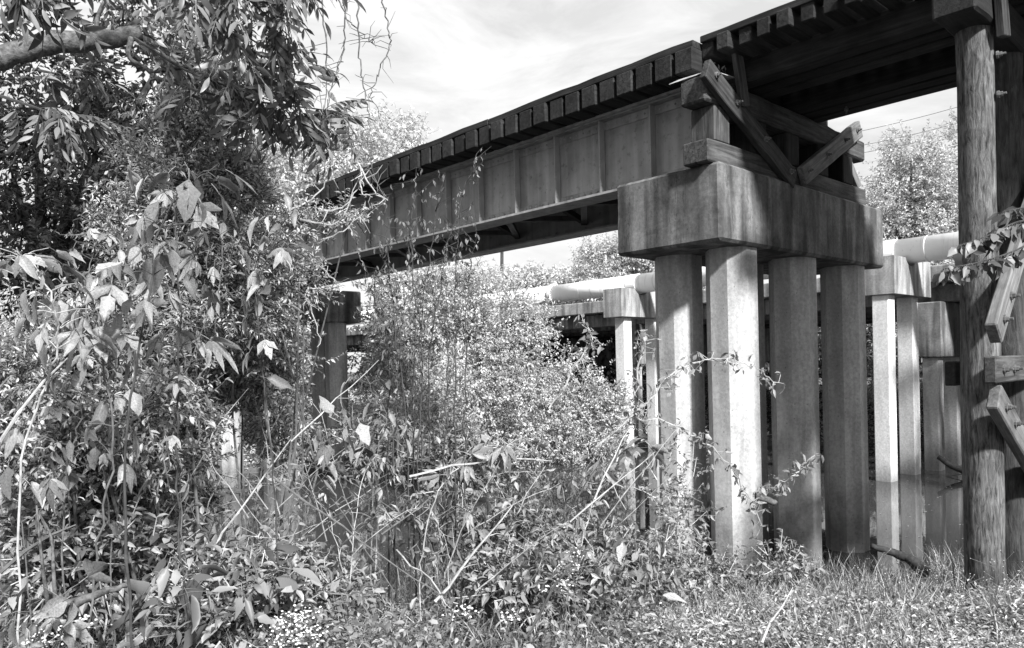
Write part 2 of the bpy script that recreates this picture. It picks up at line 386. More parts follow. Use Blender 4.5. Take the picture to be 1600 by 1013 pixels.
# ------------------------------------------------------------------ steel plate girder spans with their tie deck
def girder_span(ya, yb, label, detail=True):
    root = empty('girder_span', (8.1, (ya+yb)/2, 4.526), label, 'bridge span')
    zb, zt = 4.526, 5.47
    for xw, out in ((7.17, -1), (8.86, 1)):
        mat = MT['girder']
        g = block('girder_web', (xw-0.008, ya, zb+0.03), (xw+0.008, yb, zt-0.03), mat, root)
        block('bottom_flange', (xw-0.17, ya, zb), (xw+0.17, yb, zb+0.028), mat, g)
        block('top_flange', (xw-0.17, ya, zt-0.03), (xw+0.17, yb, zt-0.002), mat, g)
        for zz, hh in ((zb+0.03, 0.012), (zt-0.045, 0.012)):      # flange angles
            block('flange_angle', (min(xw+out*0.010, xw+out*0.12), ya, zz), (max(xw+out*0.010, xw+out*0.12), yb, zz+hh), mat, g)
        if detail:
            block('flange_angle', (min(xw+out*0.0095, xw+out*0.022), ya, zb+0.044), (max(xw+out*0.0095, xw+out*0.022), yb, zb+0.125), mat, g)
            block('flange_angle', (min(xw+out*0.0095, xw+out*0.022), ya, zt-0.15), (max(xw+out*0.0095, xw+out*0.022), yb, zt-0.047), mat, g)
        y = ya+0.65
        rv = MB()
        while y < yb:
            a, b2 = sorted((xw+out*0.024, xw+out*0.115))
            block('stiffener', (a, y-0.007, zb+0.045), (b2, y+0.007, zt-0.05), mat, g, 0)
            a, b2 = sorted((xw+out*0.023, xw+out*0.034))
            block('stiffener', (a, y+0.008, zb+0.05), (b2, y+0.085, zt-0.055), mat, g, 0)
            if detail:
                for z in np.arange(zb+0.1, zt-0.1, 0.11): rv.dome((xw+out*0.034, y+0.05, z), (out, 0, 0), 0.013, 6)
            y += 0.745
        if detail:
            for yy in np.arange(ya+0.05, yb, 0.105):
                rv.dome((xw+out*0.022, yy, zb+0.085), (out, 0, 0), 0.021, 6)
                rv.dome((xw+out*0.022, yy, zt-0.10), (out, 0, 0), 0.014, 6)
            tag(rv.build('rivets', mat, g), kind='stuff')
    # cross bracing underneath
    k = 0; y = ya+0.3
    while y < yb-1.4:
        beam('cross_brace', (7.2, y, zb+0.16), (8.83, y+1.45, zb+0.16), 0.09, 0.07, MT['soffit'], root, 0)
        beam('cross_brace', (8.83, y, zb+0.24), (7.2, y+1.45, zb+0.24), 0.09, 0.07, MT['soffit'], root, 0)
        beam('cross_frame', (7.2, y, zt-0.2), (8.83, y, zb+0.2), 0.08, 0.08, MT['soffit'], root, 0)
        y += 1.49
    y = ya-0.18; i = 0
    while y < yb-0.1:
        dz = random.uniform(-0.006, 0.004); dx = random.uniform(-0.02, 0.02)
        beam('tie', (6.68+dx, y+0.10, 5.585+dz), (9.70+dx, y+0.10, 5.585+dz), 0.212, 0.235, MT['tie'], root, 0.01)
        y += 0.262
    for xx in (6.80, 9.58):
        n = 4; L = (yb-ya+0.1)/n
        for k in range(n):
            beam('guard_timber', (xx, ya-0.18+k*L, 5.742), (xx, ya-0.18+(k+1)*L-0.012, 5.742), 0.21, 0.08, MT['tie'], root, 0.008, 0.006)
    for xx in (7.45, 8.89):
        r = block('rail', (xx-0.035, ya-0.2, 5.80), (xx+0.035, yb, 5.845), MT['bolt'], root)
        block('rail_web', (xx-0.009, ya-0.2, 5.722), (xx+0.009, yb, 5.80), MT['bolt'], r)
        block('rail_foot', (xx-0.065, ya-0.2, 5.704), (xx+0.065, yb, 5.722), MT['bolt'], r)
    return root
girder_span(4.60, 17.2, 'riveted steel plate girder span with closely spaced ties between the two piers')
girder_span(17.5, 29.6, 'next girder span beyond the far pier behind the leaves', False)
ab = empty('abutment', (8.2, 30.0, 1.5), 'concrete end wall under the far end of the railway', 'abutment')
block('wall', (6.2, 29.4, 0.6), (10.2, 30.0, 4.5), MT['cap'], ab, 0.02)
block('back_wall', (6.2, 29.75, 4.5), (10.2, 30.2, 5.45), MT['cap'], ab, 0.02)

# ------------------------------------------------------------------ timber bent standing on the near pier cap
tb = empty('timber_bent', (8.3, 4.35, 4.5), 'dark timber frame with diagonal braces standing on the near pier cap', 'timber frame')
beam('sill', (6.60, 4.36, 4.61), (10.30, 4.36, 4.61), 0.30, 0.225, MT['grey_timber'], tb, 0.014, 0.006)
for x in (6.88, 7.62, 8.36, 9.10, 9.80): beam('post', (x, 4.36, 4.724), (x, 4.36, 5.085), 0.28, 0.28, MT['grey_timber'] if x < 7 else MT['creosote'], tb, 0.012, 0.003, up=(0, 1, 0))
beam('timber_cap', (6.57, 4.36, 5.22), (10.28, 4.36, 5.22), 0.30, 0.26, MT['grey_timber'], tb, 0.022, 0.008)
yb_ = 4.165
for a, b2, mt in (((6.50, yb_, 5.36), (8.22, yb_, 4.52), 'grey_timber'), ((9.98, yb_-0.003, 5.44), (8.42, yb_-0.003, 4.60), 'brace')):
    br = beam('brace', a, b2, 0.075, 0.215, MT[mt], tb, 0.008, 0.004)
    A_, B_ = Vector(a), Vector(b2)
    for f_ in (0.08, 0.30, 0.62, 0.93): bolt(A_.lerp(B_, f_) + Vector((0, -0.04, 0.02)), (0, -1, 0), br)
beam('hanger_plank', (7.03, 4.13, 5.66), (7.16, 4.13, 5.12), 0.05, 0.15, MT['grey_timber'], tb, 0.005, 0, up=(1, 0, 0))
beam('leaning_plank', (9.92, 4.30, 5.10), (10.12, 4.24, 4.73), 0.06, 0.14, MT['brace'], tb, 0.005, 0, up=(1, 0, 0))
fl = MB(); fl.add([(6.62, 4.17, 5.372), (7.06, 4.17, 5.40), (7.06, 4.55, 5.412), (6.62, 4.55, 5.384), (6.52, 4.60, 5.33), (6.62, 4.17, 5.378), (7.06, 4.17, 5.406), (7.06, 4.55, 5.418), (6.62, 4.55, 5.39), (6.52, 4.60, 5.336)],
    T=[(0, 3, 4), (5, 9, 8)], Q=[(3, 2, 1, 0), (5, 6, 7, 8), (0, 1, 6, 5), (1, 2, 7, 6), (2, 3, 8, 7), (3, 4, 9, 8), (4, 0, 5, 9)])
fl.build('flashing', MT['flash'], tb)

# ------------------------------------------------------------------ timber pile bents and trestle spans
def pile_bent(y0, label):
    root = empty('pile_bent', (8.2, y0, 0.6), label, 'timber trestle bent', 'timber pile bents')
    for i, (x, lean) in enumerate(((6.92, -0.03), (7.72, -0.02), (8.60, 0.03), (9.45, 0.1))):
        m = MB(); n = 26; K = 26; V = []; zs = np.linspace(-0.6, 5.085, K)
        for k, z in enumerate(zs):
            rr = 0.146 - 0.014*(z/5.0); ph = random.uniform(0, 6)
            for j in range(n):
                a = 2*math.pi*j/n; r_ = rr*(1 + 0.03*math.sin(2*a + k*.35 + i) + 0.018*math.sin(5*a + k*.9) + 0.012*math.sin(11*a + k*1.7))
                V.append((-(z-2.2), r_*math.sin(a), r_*math.cos(a) + lean*(z/5.0 - 1)*0.6))
        Q = [(k*n+j, k*n+(j+1) % n, (k+1)*n+(j+1) % n, (k+1)*n+j) for k in range(K-1) for j in range(n)]
        m.add(V, Q=Q)
        # local X runs down the pile
        mw = Matrix(((0, 0, 1, x), (0, 1, 0, y0), (-1, 0, 0, 2.2), (0, 0, 0, 1)))
        p = link('pile', m.mesh('pile', True), MT['pile'] if i == 0 else MT['dark_pile'], root, mw)
        if i < 2:
            for z in (4.86, 4.55): bolt((x+0.02, y0-0.15, z), (0.1, -1, 0), p, 0.02, 0.06)
    beam('timber_cap', (6.44, y0, 5.23), (10.1, y0, 5.23), 0.31, 0.29, MT['creosote'], root, 0.02, 0.008)
    ya = y0-0.215
    for a, b2, mt in (((6.46, ya, 2.66), (8.9, ya, 5.05), 'brace'), ((6.38, ya-0.002, 2.40), (10.0, ya-0.002, 2.40), 'grey_timber'), ((6.46, ya, 2.20), (8.9, ya, 0.7), 'brace')):
        br = beam('brace', a, b2, 0.085, 0.20, MT[mt], root, 0.01, 0.004)
        A_, B_ = Vector(a), Vector(b2); d = (B_-A_).normalized()
        for s in (0.16, 0.42): bolt(A_ + d*s + Vector((0, -0.045, 0)), (0, -1, 0), br)
    beam('brace', (6.90, y0+0.215, 2.36), (10.0, y0+0.215, 2.36), 0.085, 0.20, MT['creosote'], root, 0.01, 0.004)
    beam('hanger_plank', (6.80, y0-0.20, 5.60), (6.93, y0-0.20, 4.98), 0.06, 0.17, MT['grey_timber'], root, 0.006, 0, up=(1, 0, 0))
    return root
b0 = pile_bent(1.96, 'round timber pile bent with bolted braces at the right edge')
b1 = copy_tree(b0); b1.location.y = -0.6; b1['label'] = 'next timber pile bent nearer than the one at the right edge'
b2_ = copy_tree(b0); b2_.location.y = -3.2; b2_['label'] = 'timber pile bent farthest back along the trestle beside the viewpoint'
def trestle_span(ya, yb, label):
    root = empty('trestle_span', (8.2, (ya+yb)/2, 5.4), label, 'trestle span', 'timber trestle spans')
    for x in (7.32, 7.56, 7.80, 8.56, 8.80, 9.04): beam('stringer', (x, ya, 5.505), (x, yb, 5.505), 0.20 if x != 7.32 else 0.205, 0.245, MT['creosote'], root, 0.01, 0.003)
    y = yb-0.055-int((yb-ya-0.06)/0.213)*0.213; k = 0
    while y < yb:
        dx = random.uniform(-0.05, 0.03); dz = random.uniform(-0.006, 0.01)
        beam('tie', (6.81+dx, y, 5.683+dz), (9.55+dx, y, 5.683+dz), 0.135, 0.165, MT['tie'], root, 0.01)
        y += 0.213
    for xx in (6.895, 9.42): beam('guard_timber', (xx, ya+0.01, 5.797), (xx, yb+0.012, 5.797), 0.19, 0.07, MT['tie'], root, 0.008, 0.004)
    for x, yy in ((9.0, ya+0.45), (8.8, yb-0.6)):
        m = MB(); m.tube([(x, yy, 5.39), (x, yy, 5.30)], 0.012, 6); m.tube([(x, yy, 5.36), (x, yy, 5.335)], 0.024, 6); m.build('bolt', MT['bolt'], root)
    for xx in (7.45, 8.89):
        r = block('rail', (xx-0.035, ya, 5.846), (xx+0.035, yb, 5.89), MT['bolt'], root)
        block('rail_web', (xx-0.009, ya, 5.80), (xx+0.009, yb, 5.846), MT['bolt'], r)
        block('rail_foot', (xx-0.065, ya, 5.782), (xx+0.065, yb, 5.80), MT['bolt'], r)
    return root
trestle_span(1.96, 4.40, 'dark timber trestle span between the near pier and the round pile bent')
trestle_span(-0.60, 1.95, 'timber trestle span just right of the round pile bent')
trestle_span(-3.20, -0.61, 'timber trestle span farthest back beside the viewpoint')

# ------------------------------------------------------------------ pipeline on its concrete bents
def pipe_bent(x0, y0, label, cols):
    root = empty('pipe_bent', (x0+0.9, y0+0.3, 0), label, 'pipe support', 'concrete bents under the pipe')
    # cap with a rounded saddle in its top, profile in X-Z extruded along Y
    xs = [(0, 3.80), (2.0, 3.80), (2.0, 4.56)]
    cxp = 0.90
    prof = xs + [(cxp + 0.30*math.cos(a), 4.60 - 0.0 + 0.20*(-math.sin(a))) for a in np.linspace(0.2, math.pi-0.2, 9)] + [(0, 4.56)]
    n = len(prof); V = [(x, 0, z) for x, z in prof] + [(x, 0.62, z) for x, z in prof]
    bm = bmesh.new(); vs = [bm.verts.new(v) for v in V]
    bm.faces.new(vs[:n]); bm.faces.new(list(reversed(vs[n:])))
    for i in range(n): bm.faces.new((vs[i], vs[n+i], vs[n+(i+1) % n], vs[(i+1) % n]))
    bmesh.ops.recalc_face_normals(bm, faces=bm.faces[:]); bmesh.ops.triangulate(bm, faces=[f for f in bm.faces if len(f.verts) > 4])
    me = bpy.data.meshes.new('cap'); bm.to_mesh(me); bm.free()
    link('cap', me, MT['pcap'], root, Matrix.Translation((x0, y0, 0)))
    for xx in cols:
        block('column', (x0+xx-0.165, y0+0.145, -1.0), (x0+xx+0.165, y0+0.475, 3.803), MT['pale'], root, 0.02)
    return root
PX, PZC, PR = 16.92, 4.72, 0.262
pipe_bent(16.02, 6.03, 'pale concrete pipe bent with two square columns, right of the near pier', (0.22, 1.50))
pipe_bent(16.02, 12.98, 'pale concrete pipe bent seen left of the near pier columns', (0.45, 1.78))
pipe_bent(16.02, 20.0, 'pipe bent hidden in the far bank bushes', (0.3, 1.6))
pr = empty('water_pipe', (PX, 10, PZC), 'large white painted pipe crossing the river beside the road bridge', 'pipe')
edges = [-14, -1.0, 6.45, 13.2, 16.28, 26, 40]
for a, b2 in zip(edges[:-1], edges[1:]):
    m = MB(); m.tube([(PX, a+0.01, PZC), (PX, (a+b2)/2, PZC), (PX, b2-0.01, PZC)], PR, 40); sec = m.build('pipe_section', MT['pipe'], pr, True)
    for yy in np.arange(a+1.9, b2-.5, 2.4):
        m = MB(); m.tube([(PX, yy-.012, PZC), (PX, yy, PZC), (PX, yy+.012, PZC)], [PR+.001, PR+.007, PR+.001], 40, False); m.build('weld_seam', MT['pipe'], sec, True)
for y in edges[1:-1]:
    if abs(y-16.28) < 0.1:
        m = MB()
        for d in (-0.05, 0.02): m.tube([(PX, y+d, PZC), (PX, y+d+0.035, PZC)], PR+0.055, 40)
        fo = m.build('flange', MT['pipe'], pr)
        m = MB()
        for k in range(24):
            a = 2*math.pi*k/24; c = (PX+(PR+0.03)*math.cos(a), y-0.085, PZC+(PR+0.03)*math.sin(a)); m.tube([c, (c[0], y+0.09, c[2])], 0.012, 6)
        tag(m.build('flange_bolts', MT['bolt'], fo), kind='stuff')
    else:
        m = MB(); m.tube([(PX, y-0.16, PZC), (PX, y+0.16, PZC)], PR+0.014, 40); m.build('coupling', MT['pipe'], pr, False)

# ------------------------------------------------------------------ road bridge behind the pipe
rb = empty('road_bridge', (22.5, 10, 4.0), 'long stained concrete road bridge behind the white pipe', 'road bridge')
block('deck', (18.5, -30, 4.10), (27.5, 44, 4.30), MT['road'], rb)
for x in (18.22, 27.5):
    block('barrier', (x, -30, 4.14), (x+0.28, 44, 4.51), MT['pcap'], rb, 0.02)
for i, x in enumerate((18.45, 20.6, 22.75, 24.9, 27.0)):
    for k in range(11):
        block('girder', (x, -30+k*6.7+0.01, 3.72), (x+0.42, -30+(k+1)*6.7-0.02, 4.10), MT['road'], rb, 0.01)
def road_pier(y0, label):
    root = empty('road_pier', (22.5, y0+0.3, 0), label, 'bridge pier', 'road bridge piers')
    block('cap', (18.16, y0, 2.50), (27.4, y0+0.55, 3.715), MT['road'], root, 0.02)
    for x in (18.42, 19.62, 20.9, 22.4, 23.9, 25.4, 26.9): block('column', (x-0.165, y0+0.11, -1.2), (x+0.165, y0+0.44, 2.505), MT['column'], root, 0.02)
    return root
road_pier(5.88, 'road bridge pier with a deep dark cap beside the timber pile')
road_pier(14.2, 'road bridge pier in the dark beyond the far pipe bent')
road_pier(-2.5, 'road bridge pier hidden behind the trestle piles')
road_pier(22.5, 'road bridge pier hidden by the far bank bushes')

# ------------------------------------------------------------------ leaves and plants
def tmpl(verts, faces): return np.array(verts, float), faces
T2 = tmpl([(0,0,0), (.45,-.5,.10), (1,0,-.08), (.45,.5,.10)], ([(0,1,2), (0,2,3)], []))
T8 = tmpl([(0,0,0), (.28,-.42,.07), (.28,.42,.07), (.30,0,0), (.65,-.36,.04), (.65,.36,.04), (.66,0,-.05), (1,0,-.2)],
          ([(0,1,3), (0,3,2), (4,7,6), (6,7,5)], [(1,4,6,3), (3,6,5,2)]))
BL = tmpl([(0,-.5,0), (0,.5,0), (.5,-.35,.0), (.5,.35,.0), (1,0,-.22)], ([(2,4,3)], [(0,2,3,1)]))
def inst(tm, C, A, N, L, Wd):
    """place a leaf template at C with axis A, normal N"""
    tv, (tf, qf) = tm; n = len(C); k = len(tv)
    A = A/(np.linalg.norm(A, axis=1)[:, None]+1e-9); S = np.cross(N, A); S /= np.linalg.norm(S, axis=1)[:, None]+1e-9; Nn = np.cross(A, S)
    V = C[:, None, :] + (L[:, None]*tv[None, :, 0])[:, :, None]*A[:, None, :] + (Wd[:, None]*tv[None, :, 1])[:, :, None]*S[:, None, :] + (L[:, None]*tv[None, :, 2])[:, :, None]*Nn[:, None, :]
    off = (np.arange(n)*k)[:, None, None]
    T = (np.array(tf)[None] + off).reshape(-1, 3) if len(tf) else np.zeros((0, 3), int)
    Q = (np.array(qf)[None] + off).reshape(-1, 4) if len(qf) else np.zeros((0, 4), int)
    return V.reshape(-1, 3), T, Q
def unit(n, rng):
    d = rng.normal(size=(n, 3)); return d/np.linalg.norm(d, axis=1)[:, None]
def twig_geo(O, E, r0, r1):
    n = len(O); D = E-O; D /= np.linalg.norm(D, axis=1)[:, None]+1e-9
    X = np.cross(D, np.array([0.31, 0.52, 0.79])); X /= np.linalg.norm(X, axis=1)[:, None]+1e-9; Y = np.cross(D, X)
    V = np.zeros((n, 6, 3))
    for j in range(3):
        a = 2*math.pi*j/3; ring = math.cos(a)*X+math.sin(a)*Y
        V[:, j] = O + ring*r0; V[:, 3+j] = E + ring*r1
    Q = np.array([(j, (j+1) % 3, 3+(j+1) % 3, 3+j) for j in range(3)])[None] + (np.arange(n)*6)[:, None, None]
    return V.reshape(-1, 3), Q.reshape(-1, 4)
def foliage(rng, lobes, ntwig, tl, nleaf, ll, lw, tm, clumps=14, cl_s=0.28, droop=0.15, updir=0.25, spread=0.9, shell=0.35):
    """leafy twigs spread through a crown made of ellipsoid lobes [(centre, radii)]: returns leaf and twig meshes' arrays and twig origins"""
    vol = np.array([np.prod(r) for _, r in lobes])**0.75; pick = rng.choice(len(lobes), ntwig, p=vol/vol.sum())
    C = np.array([tuple(c) for c, _ in lobes], float)[pick]; Rr_ = np.array([r for _, r in lobes], float)[pick]
    # clump centres per lobe
    cc = []
    for c, r in lobes:
        d = unit(clumps, rng); q = np.cbrt(rng.uniform(shell, 1, clumps)); cc.append(d*q[:, None])
    cc = np.array(cc); ci = rng.integers(0, clumps, ntwig)
    d = cc[pick, ci] + rng.normal(size=(ntwig, 3))*cl_s
    O = C + d*Rr_
    out = d/(np.linalg.norm(d, axis=1)[:, None]+1e-6)
    D = out*0.7 + unit(ntwig, rng)*spread*0.7 + np.array([0, 0, updir]); D /= np.linalg.norm(D, axis=1)[:, None]
    TL = tl*rng.uniform(0.6, 1.3, ntwig)
    E = O + D*TL[:, None] - np.array([0, 0, 1])*(droop*TL)[:, None]
    t = (np.arange(nleaf)+0.6)/nleaf; t = np.tile(t, ntwig); ti = np.repeat(np.arange(ntwig), nleaf)
    t = t + rng.uniform(-0.05, 0.05, len(t))
    P = O[ti] + D[ti]*(TL[ti]*t)[:, None] - np.array([0, 0, 1])*(droop*TL[ti]*t*t)[:, None]
    side = np.cross(D[ti], unit(len(ti), rng)); side /= np.linalg.norm(side, axis=1)[:, None]+1e-9
    Ax = D[ti]*0.55 + side*0.9 + np.array([0, 0, -0.25]); N = unit(len(ti), rng)*0.75 + np.array([0, 0, 0.9])
    L = ll*rng.uniform(0.6, 1.25, len(ti)); Wd = L*lw*rng.uniform(0.8, 1.2, len(ti))
    return inst(tm, P, Ax, N, L, Wd), twig_geo(O, E, 0.004+tl*0.006, 0.0025), O
def plant(name, label, cat, base, lobes, mat, ntwig, tl, nleaf, ll, lw, tm=T2, group=None, stems=5, stem_r=0.013, bark='twig', seed=0, limbs=50, leafname='foliage', trunk=None, **k):
    rng = np.random.default_rng(seed+100); base = Vector(base)
    root = empty(name, base, label, cat, group)
    (V, T, Q), (TV, TQ), O = foliage(rng, lobes, ntwig, tl, nleaf, ll, lw, tm, **k)
    o = link(leafname, mesh_np('foliage', V, [T, Q]), MT[mat], root); tag(o, kind='stuff')
    m = MB(); bpos = np.array(base)
    if trunk:
        h, r = trunk; top = bpos + np.array([rng.uniform(-.1, .1)*h, rng.uniform(-.1, .1)*h, h])
        m.tube([bpos-[0, 0, .2], bpos*.6+top*.4+rng.normal(size=3)*.03*h, top], [r*1.25, r, r*0.7], 10); org = top
    idx = rng.choice(len(O), min(limbs, len(O)), replace=False)
    hubs = []
    for i, (c, r) in enumerate(lobes):
        c = np.array(tuple(c)); s0 = (org if trunk else bpos + rng.normal(size=3)*[.12, .12, 0] - [0, 0, .1])
        mid = s0*.5 + c*.5 + rng.normal(size=3)*0.08*np.linalg.norm(c-s0)
        rr = stem_r if not trunk else trunk[1]*0.55
        m.tube([s0, mid, c], [rr, rr*.75, rr*.45], 6, False); hubs.append(c)
    hubs = np.array(hubs)
    for i in idx:
        e = O[i]; h = hubs[np.argmin(np.linalg.norm(hubs-e, axis=1))]; mid = (h+e)/2 + rng.normal(size=3)*0.08*np.linalg.norm(e-h)
        rr = stem_r*0.4
        m.tube([h, mid, e], [rr, rr*.7, rr*.35], 5, False)
    m.build('trunk' if trunk else 'stems', MT[bark], root)
    m = MB(); m.add(TV, Q=TQ); tag(m.build('twigs', MT[bark], root), kind='stuff')
    return root
def U(px, v): return (px-800)/FPX*v
def LB(rows):
    """crown lobes given as (px, py, distance, half width px, half height px)"""
    out = []
    for px, py, D, a, b in rows: out.append((at(px, py, D), (a/FPX*D, a/FPX*D, b/FPX*D)))
    return out
def ground_at(px, D):
    u = U(px, D); return W(u, D, G(u, D))

# ---------------- background trees and the far bank
GT = 'trees standing beyond the bridges'
plant('tree', 'leafy tree in the gap between near pier and timber pile', 'tree', ground_at(1440, 38), LB([(1430,310,38,62,60),(1395,345,38,40,45),(1480,330,38,55,60),(1425,250,38,32,38),(1505,240,39,28,60),(1450,390,37,90,40)]), 'bush', 4600, 0.8, 10, 0.16, 0.5, seed=1, trunk=(4, .22), stem_r=.09, bark='bark', group=GT, clumps=22, cl_s=.2)
plant('tree', 'rounded tree showing above the white pipe left of near pier', 'tree', ground_at(965, 42), LB([(950,440,42,62,52),(1000,430,42,55,50),(900,462,41,45,36),(1050,440,42,50,40)]), 'bush', 3600, 0.8, 10, 0.17, 0.5, seed=2, trunk=(3, .2), stem_r=.08, bark='bark', group=GT, clumps=22, cl_s=.2)
plant('tree', 'small distant tree at the left end of the pipe', 'tree', ground_at(835, 52), LB([(835,455,52,45,30),(795,462,52,40,28),(870,462,51,30,26)]), 'bright', 1300, 1.0, 8, 0.3, 0.5, seed=3, trunk=(3, .2), stem_r=.08, bark='bark', group=GT, clumps=20, cl_s=.22)
plant('tree', 'tall pale tree rising above the far end of the girder', 'tree', ground_at(590, 34), LB([(610,250,34,52,60),(560,270,34,60,50),(500,290,33,70,60),(440,300,33,70,60),(600,330,33,70,60),(640,290,35,36,50)]), 'bright', 3200, 0.8, 9, 0.2, 0.5, seed=4, trunk=(5, .25), stem_r=.08, bark='bark', group=GT, clumps=20, cl_s=.24)
plant('tree', 'broad pale tree behind the left hand shrubs', 'tree', ground_at(300, 30), LB([(330,360,30,110,90),(230,420,30,120,90),(110,440,30,120,100),(0,430,30,110,110),(400,460,29,110,90),(180,540,29,200,70)]), 'bright', 3600, 0.8, 9, 0.2, 0.5, seed=5, trunk=(4, .25), stem_r=.08, bark='bark', group=GT, clumps=26, cl_s=.24)
k = 0  # added trees, dark leaved to blacken the void beyond the road bridge
for px, D, py, hw, hh, lab in ((900,36,560,90,60,'added dark tree filling the void under the road bridge, left of the far pipe bent'), (1060,38,560,90,60,'added dark tree filling the void under the road bridge behind the near pier columns'), (1220,36,565,90,60,'added dark tree behind the middle columns of the near pier'),
                            (1360,34,590,80,70,'added dark tree filling the void under the road bridge right of the near pier'), (1480,33,590,90,80,'added dark tree behind the road pier columns'), (1640,33,560,110,90,'added dark tree behind the trestle at the right edge')):
    plant('tree', lab, 'tree', ground_at(px, D), LB([(px-30,py,D,hw*.7,hh),(px+40,py+10,D,hw*.7,hh),(px,py-30,D,hw*.6,hh*.7)]), 'shadeleaf', 900, 0.8, 8, 0.24, 0.5, seed=20+k, trunk=(2, .18), stem_r=.07, bark='bark', group=GT); k += 1
GB = 'bushes along the far bank'
plant('bush', 'bright bush mass filling the far bank right of the far pier', 'bush', ground_at(640, 19.4), LB([(610,520,19.5,55,75),(660,480,19.8,60,60),(620,640,19.2,60,80),(700,470,20.2,55,48),(720,560,19.8,60,80)]), 'bush', 2600, 0.42, 10, 0.105, 0.5, group=GB, seed=31, clumps=26, cl_s=.2)
plant('bush', 'rounded pale bush in front of the left end of the pipe', 'bush', ground_at(790, 20.0), LB([(780,520,20.2,62,75),(825,560,20.2,45,80),(760,620,19.8,65,80),(830,650,19.8,60,70)]), 'bright', 2300, 0.42, 10, 0.09, 0.5, group=GB, seed=32, clumps=26, cl_s=.2)
plant('bush', 'darker bush beside the dark opening under the road bridge', 'bush', ground_at(905, 20.6), LB([(895,610,20.8,50,52),(930,640,20.6,45,45),(890,680,20.4,60,50)]), 'bush', 1300, 0.4, 10, 0.09, 0.5, group=GB, seed=33, clumps=20, cl_s=.22)
plant('bush', 'shaded undergrowth on the far bank behind the pipe bent columns', 'bush', ground_at(1360, 25), LB([(1350,620,25,60,45),(1430,640,25,60,40),(1510,620,25,60,60)]), 'bush', 1400, 0.45, 9, 0.1, 0.5, group=GB, seed=34, clumps=20, cl_s=.22)
plant('bush', 'low bank bush seen between near pier columns', 'bush', ground_at(1160, 25), LB([(1060,640,25,70,40),(1160,650,25,70,40),(1250,640,25,60,40)]), 'shadeleaf', 900, 0.45, 9, 0.1, 0.5, group=GB, seed=35, clumps=20, cl_s=.22)
plant('bush', 'bush on the far bank left of the far pier', 'bush', ground_at(400, 21), LB([(300,560,21,110,80),(420,600,21,70,70),(190,600,21,100,70),(60,600,21,110,80),(480,640,22,50,50)]), 'bush', 2400, 0.42, 9, 0.11, 0.5, group=GB, seed=36, clumps=24, cl_s=.24)

# ---------------- left bank shrubs
GS = 'fine leaved shrubs on the near bank'
plant('shrub', 'fine leaved shrub reaching over the left end of the girder', 'shrub', ground_at(400, 6.6), LB([(375,330,6.6,50,40),(365,410,6.6,70,60),(410,400,6.7,30,46),(325,330,6.4,65,60),(400,480,6.7,40,36),(470,352,6.7,20,12),(545,345,6.8,18,8),(475,448,6.8,28,12)]), 'privet', 2900, 0.24, 12, 0.05, 0.36, T2, GS, seed=41, clumps=24, cl_s=.24, updir=.5)
plant('shrub', 'slender shrub with narrow upright sprays below the overhanging leaflets', 'shrub', ground_at(270, 5.2), LB([(330,240,5.2,50,55),(265,270,5.2,55,60),(365,290,5.3,40,40),(310,180,5.2,35,35),(250,370,5.2,70,70),(330,440,5.3,80,70)]), 'privet', 2300, 0.22, 12, 0.045, 0.3, T2, GS, seed=42, clumps=22, cl_s=.22, updir=.6)
plant('shrub', 'bushy shrub leaning against the hidden left columns of the far pier', 'shrub', ground_at(380, 7.4), LB([(380,560,7.4,75,50),(440,540,7.6,30,50),(425,640,7.4,28,50),(250,600,7.0,60,70),(440,690,7.6,25,40),(340,560,7.2,50,26)]), 'privet', 2200, 0.22, 11, 0.055, 0.42, T2, GS, seed=43, clumps=24, cl_s=.22)
plant('shrub', 'shaded shrub low at the left edge of the picture', 'shrub', ground_at(60, 5.0), LB([(40,600,5,90,70),(130,640,5,90,70),(30,730,5,100,60),(190,560,5.2,80,70),(160,730,4.9,100,50)]), 'weed', 1700, 0.22, 10, 0.055, 0.42, T2, GS, seed=44, clumps=22, cl_s=.24)
plant('shrub', 'leafy shrub low between left edge and far pier', 'shrub', ground_at(240, 5.6), LB([(230,680,5.6,80,50),(250,760,5.6,70,40),(170,790,5.4,80,40)]), 'weed', 1000, 0.2, 10, 0.055, 0.42, T2, GS, seed=45, clumps=20, cl_s=.24)
plant('tree', 'dark shaded tree behind the upper left leaves', 'tree', ground_at(120, 8.6), LB([(60,170,8.6,90,70),(170,200,8.6,95,75),(240,120,8.6,80,70),(110,300,8.6,95,70),(30,400,8.4,90,70),(215,300,8.8,75,60),(140,400,8.4,90,60),(20,280,8.6,70,70),(330,90,8.8,60,60)]), 'shadeleaf', 1250, 0.36, 10, 0.105, 0.42, T2, None, seed=46, clumps=18, cl_s=.26, trunk=(3.2, .13), stem_r=.04, bark='darktwig')

# ---------------- leaf pieces with a mesh of their own
def lobe(L, Wd, ang, rng, curl=0.25, sag=0.0, jag=0.08, fold=0.10, twist=0.0):
    ts = [0, .12, .3, .5, .68, .85, 1.0]; ws = [.04, .2, .40, .46, .36, .2, 0]
    V = []; F = []
    ca, sa = math.cos(ang), math.sin(ang)
    for i, (t, w_) in enumerate(zip(ts, ws)):
        for sgn in (-1, 0, 1):
            x = t*L; y = sgn*w_*Wd*(1+rng.uniform(-jag, jag)); z = -curl*L*t*t + abs(sgn)*fold*Wd*(1 if w_ else 0) + sgn*twist*t*w_*Wd - sag*t*L + rng.uniform(-1, 1)*0.02*L*abs(sgn)
            V.append((x*ca - y*sa, x*sa + y*ca, z))
    for i in range(len(ts)-1):
        for j in range(2): F.append((i*3+j, (i+1)*3+j, (i+1)*3+j+1, i*3+j+1))
    return V, F
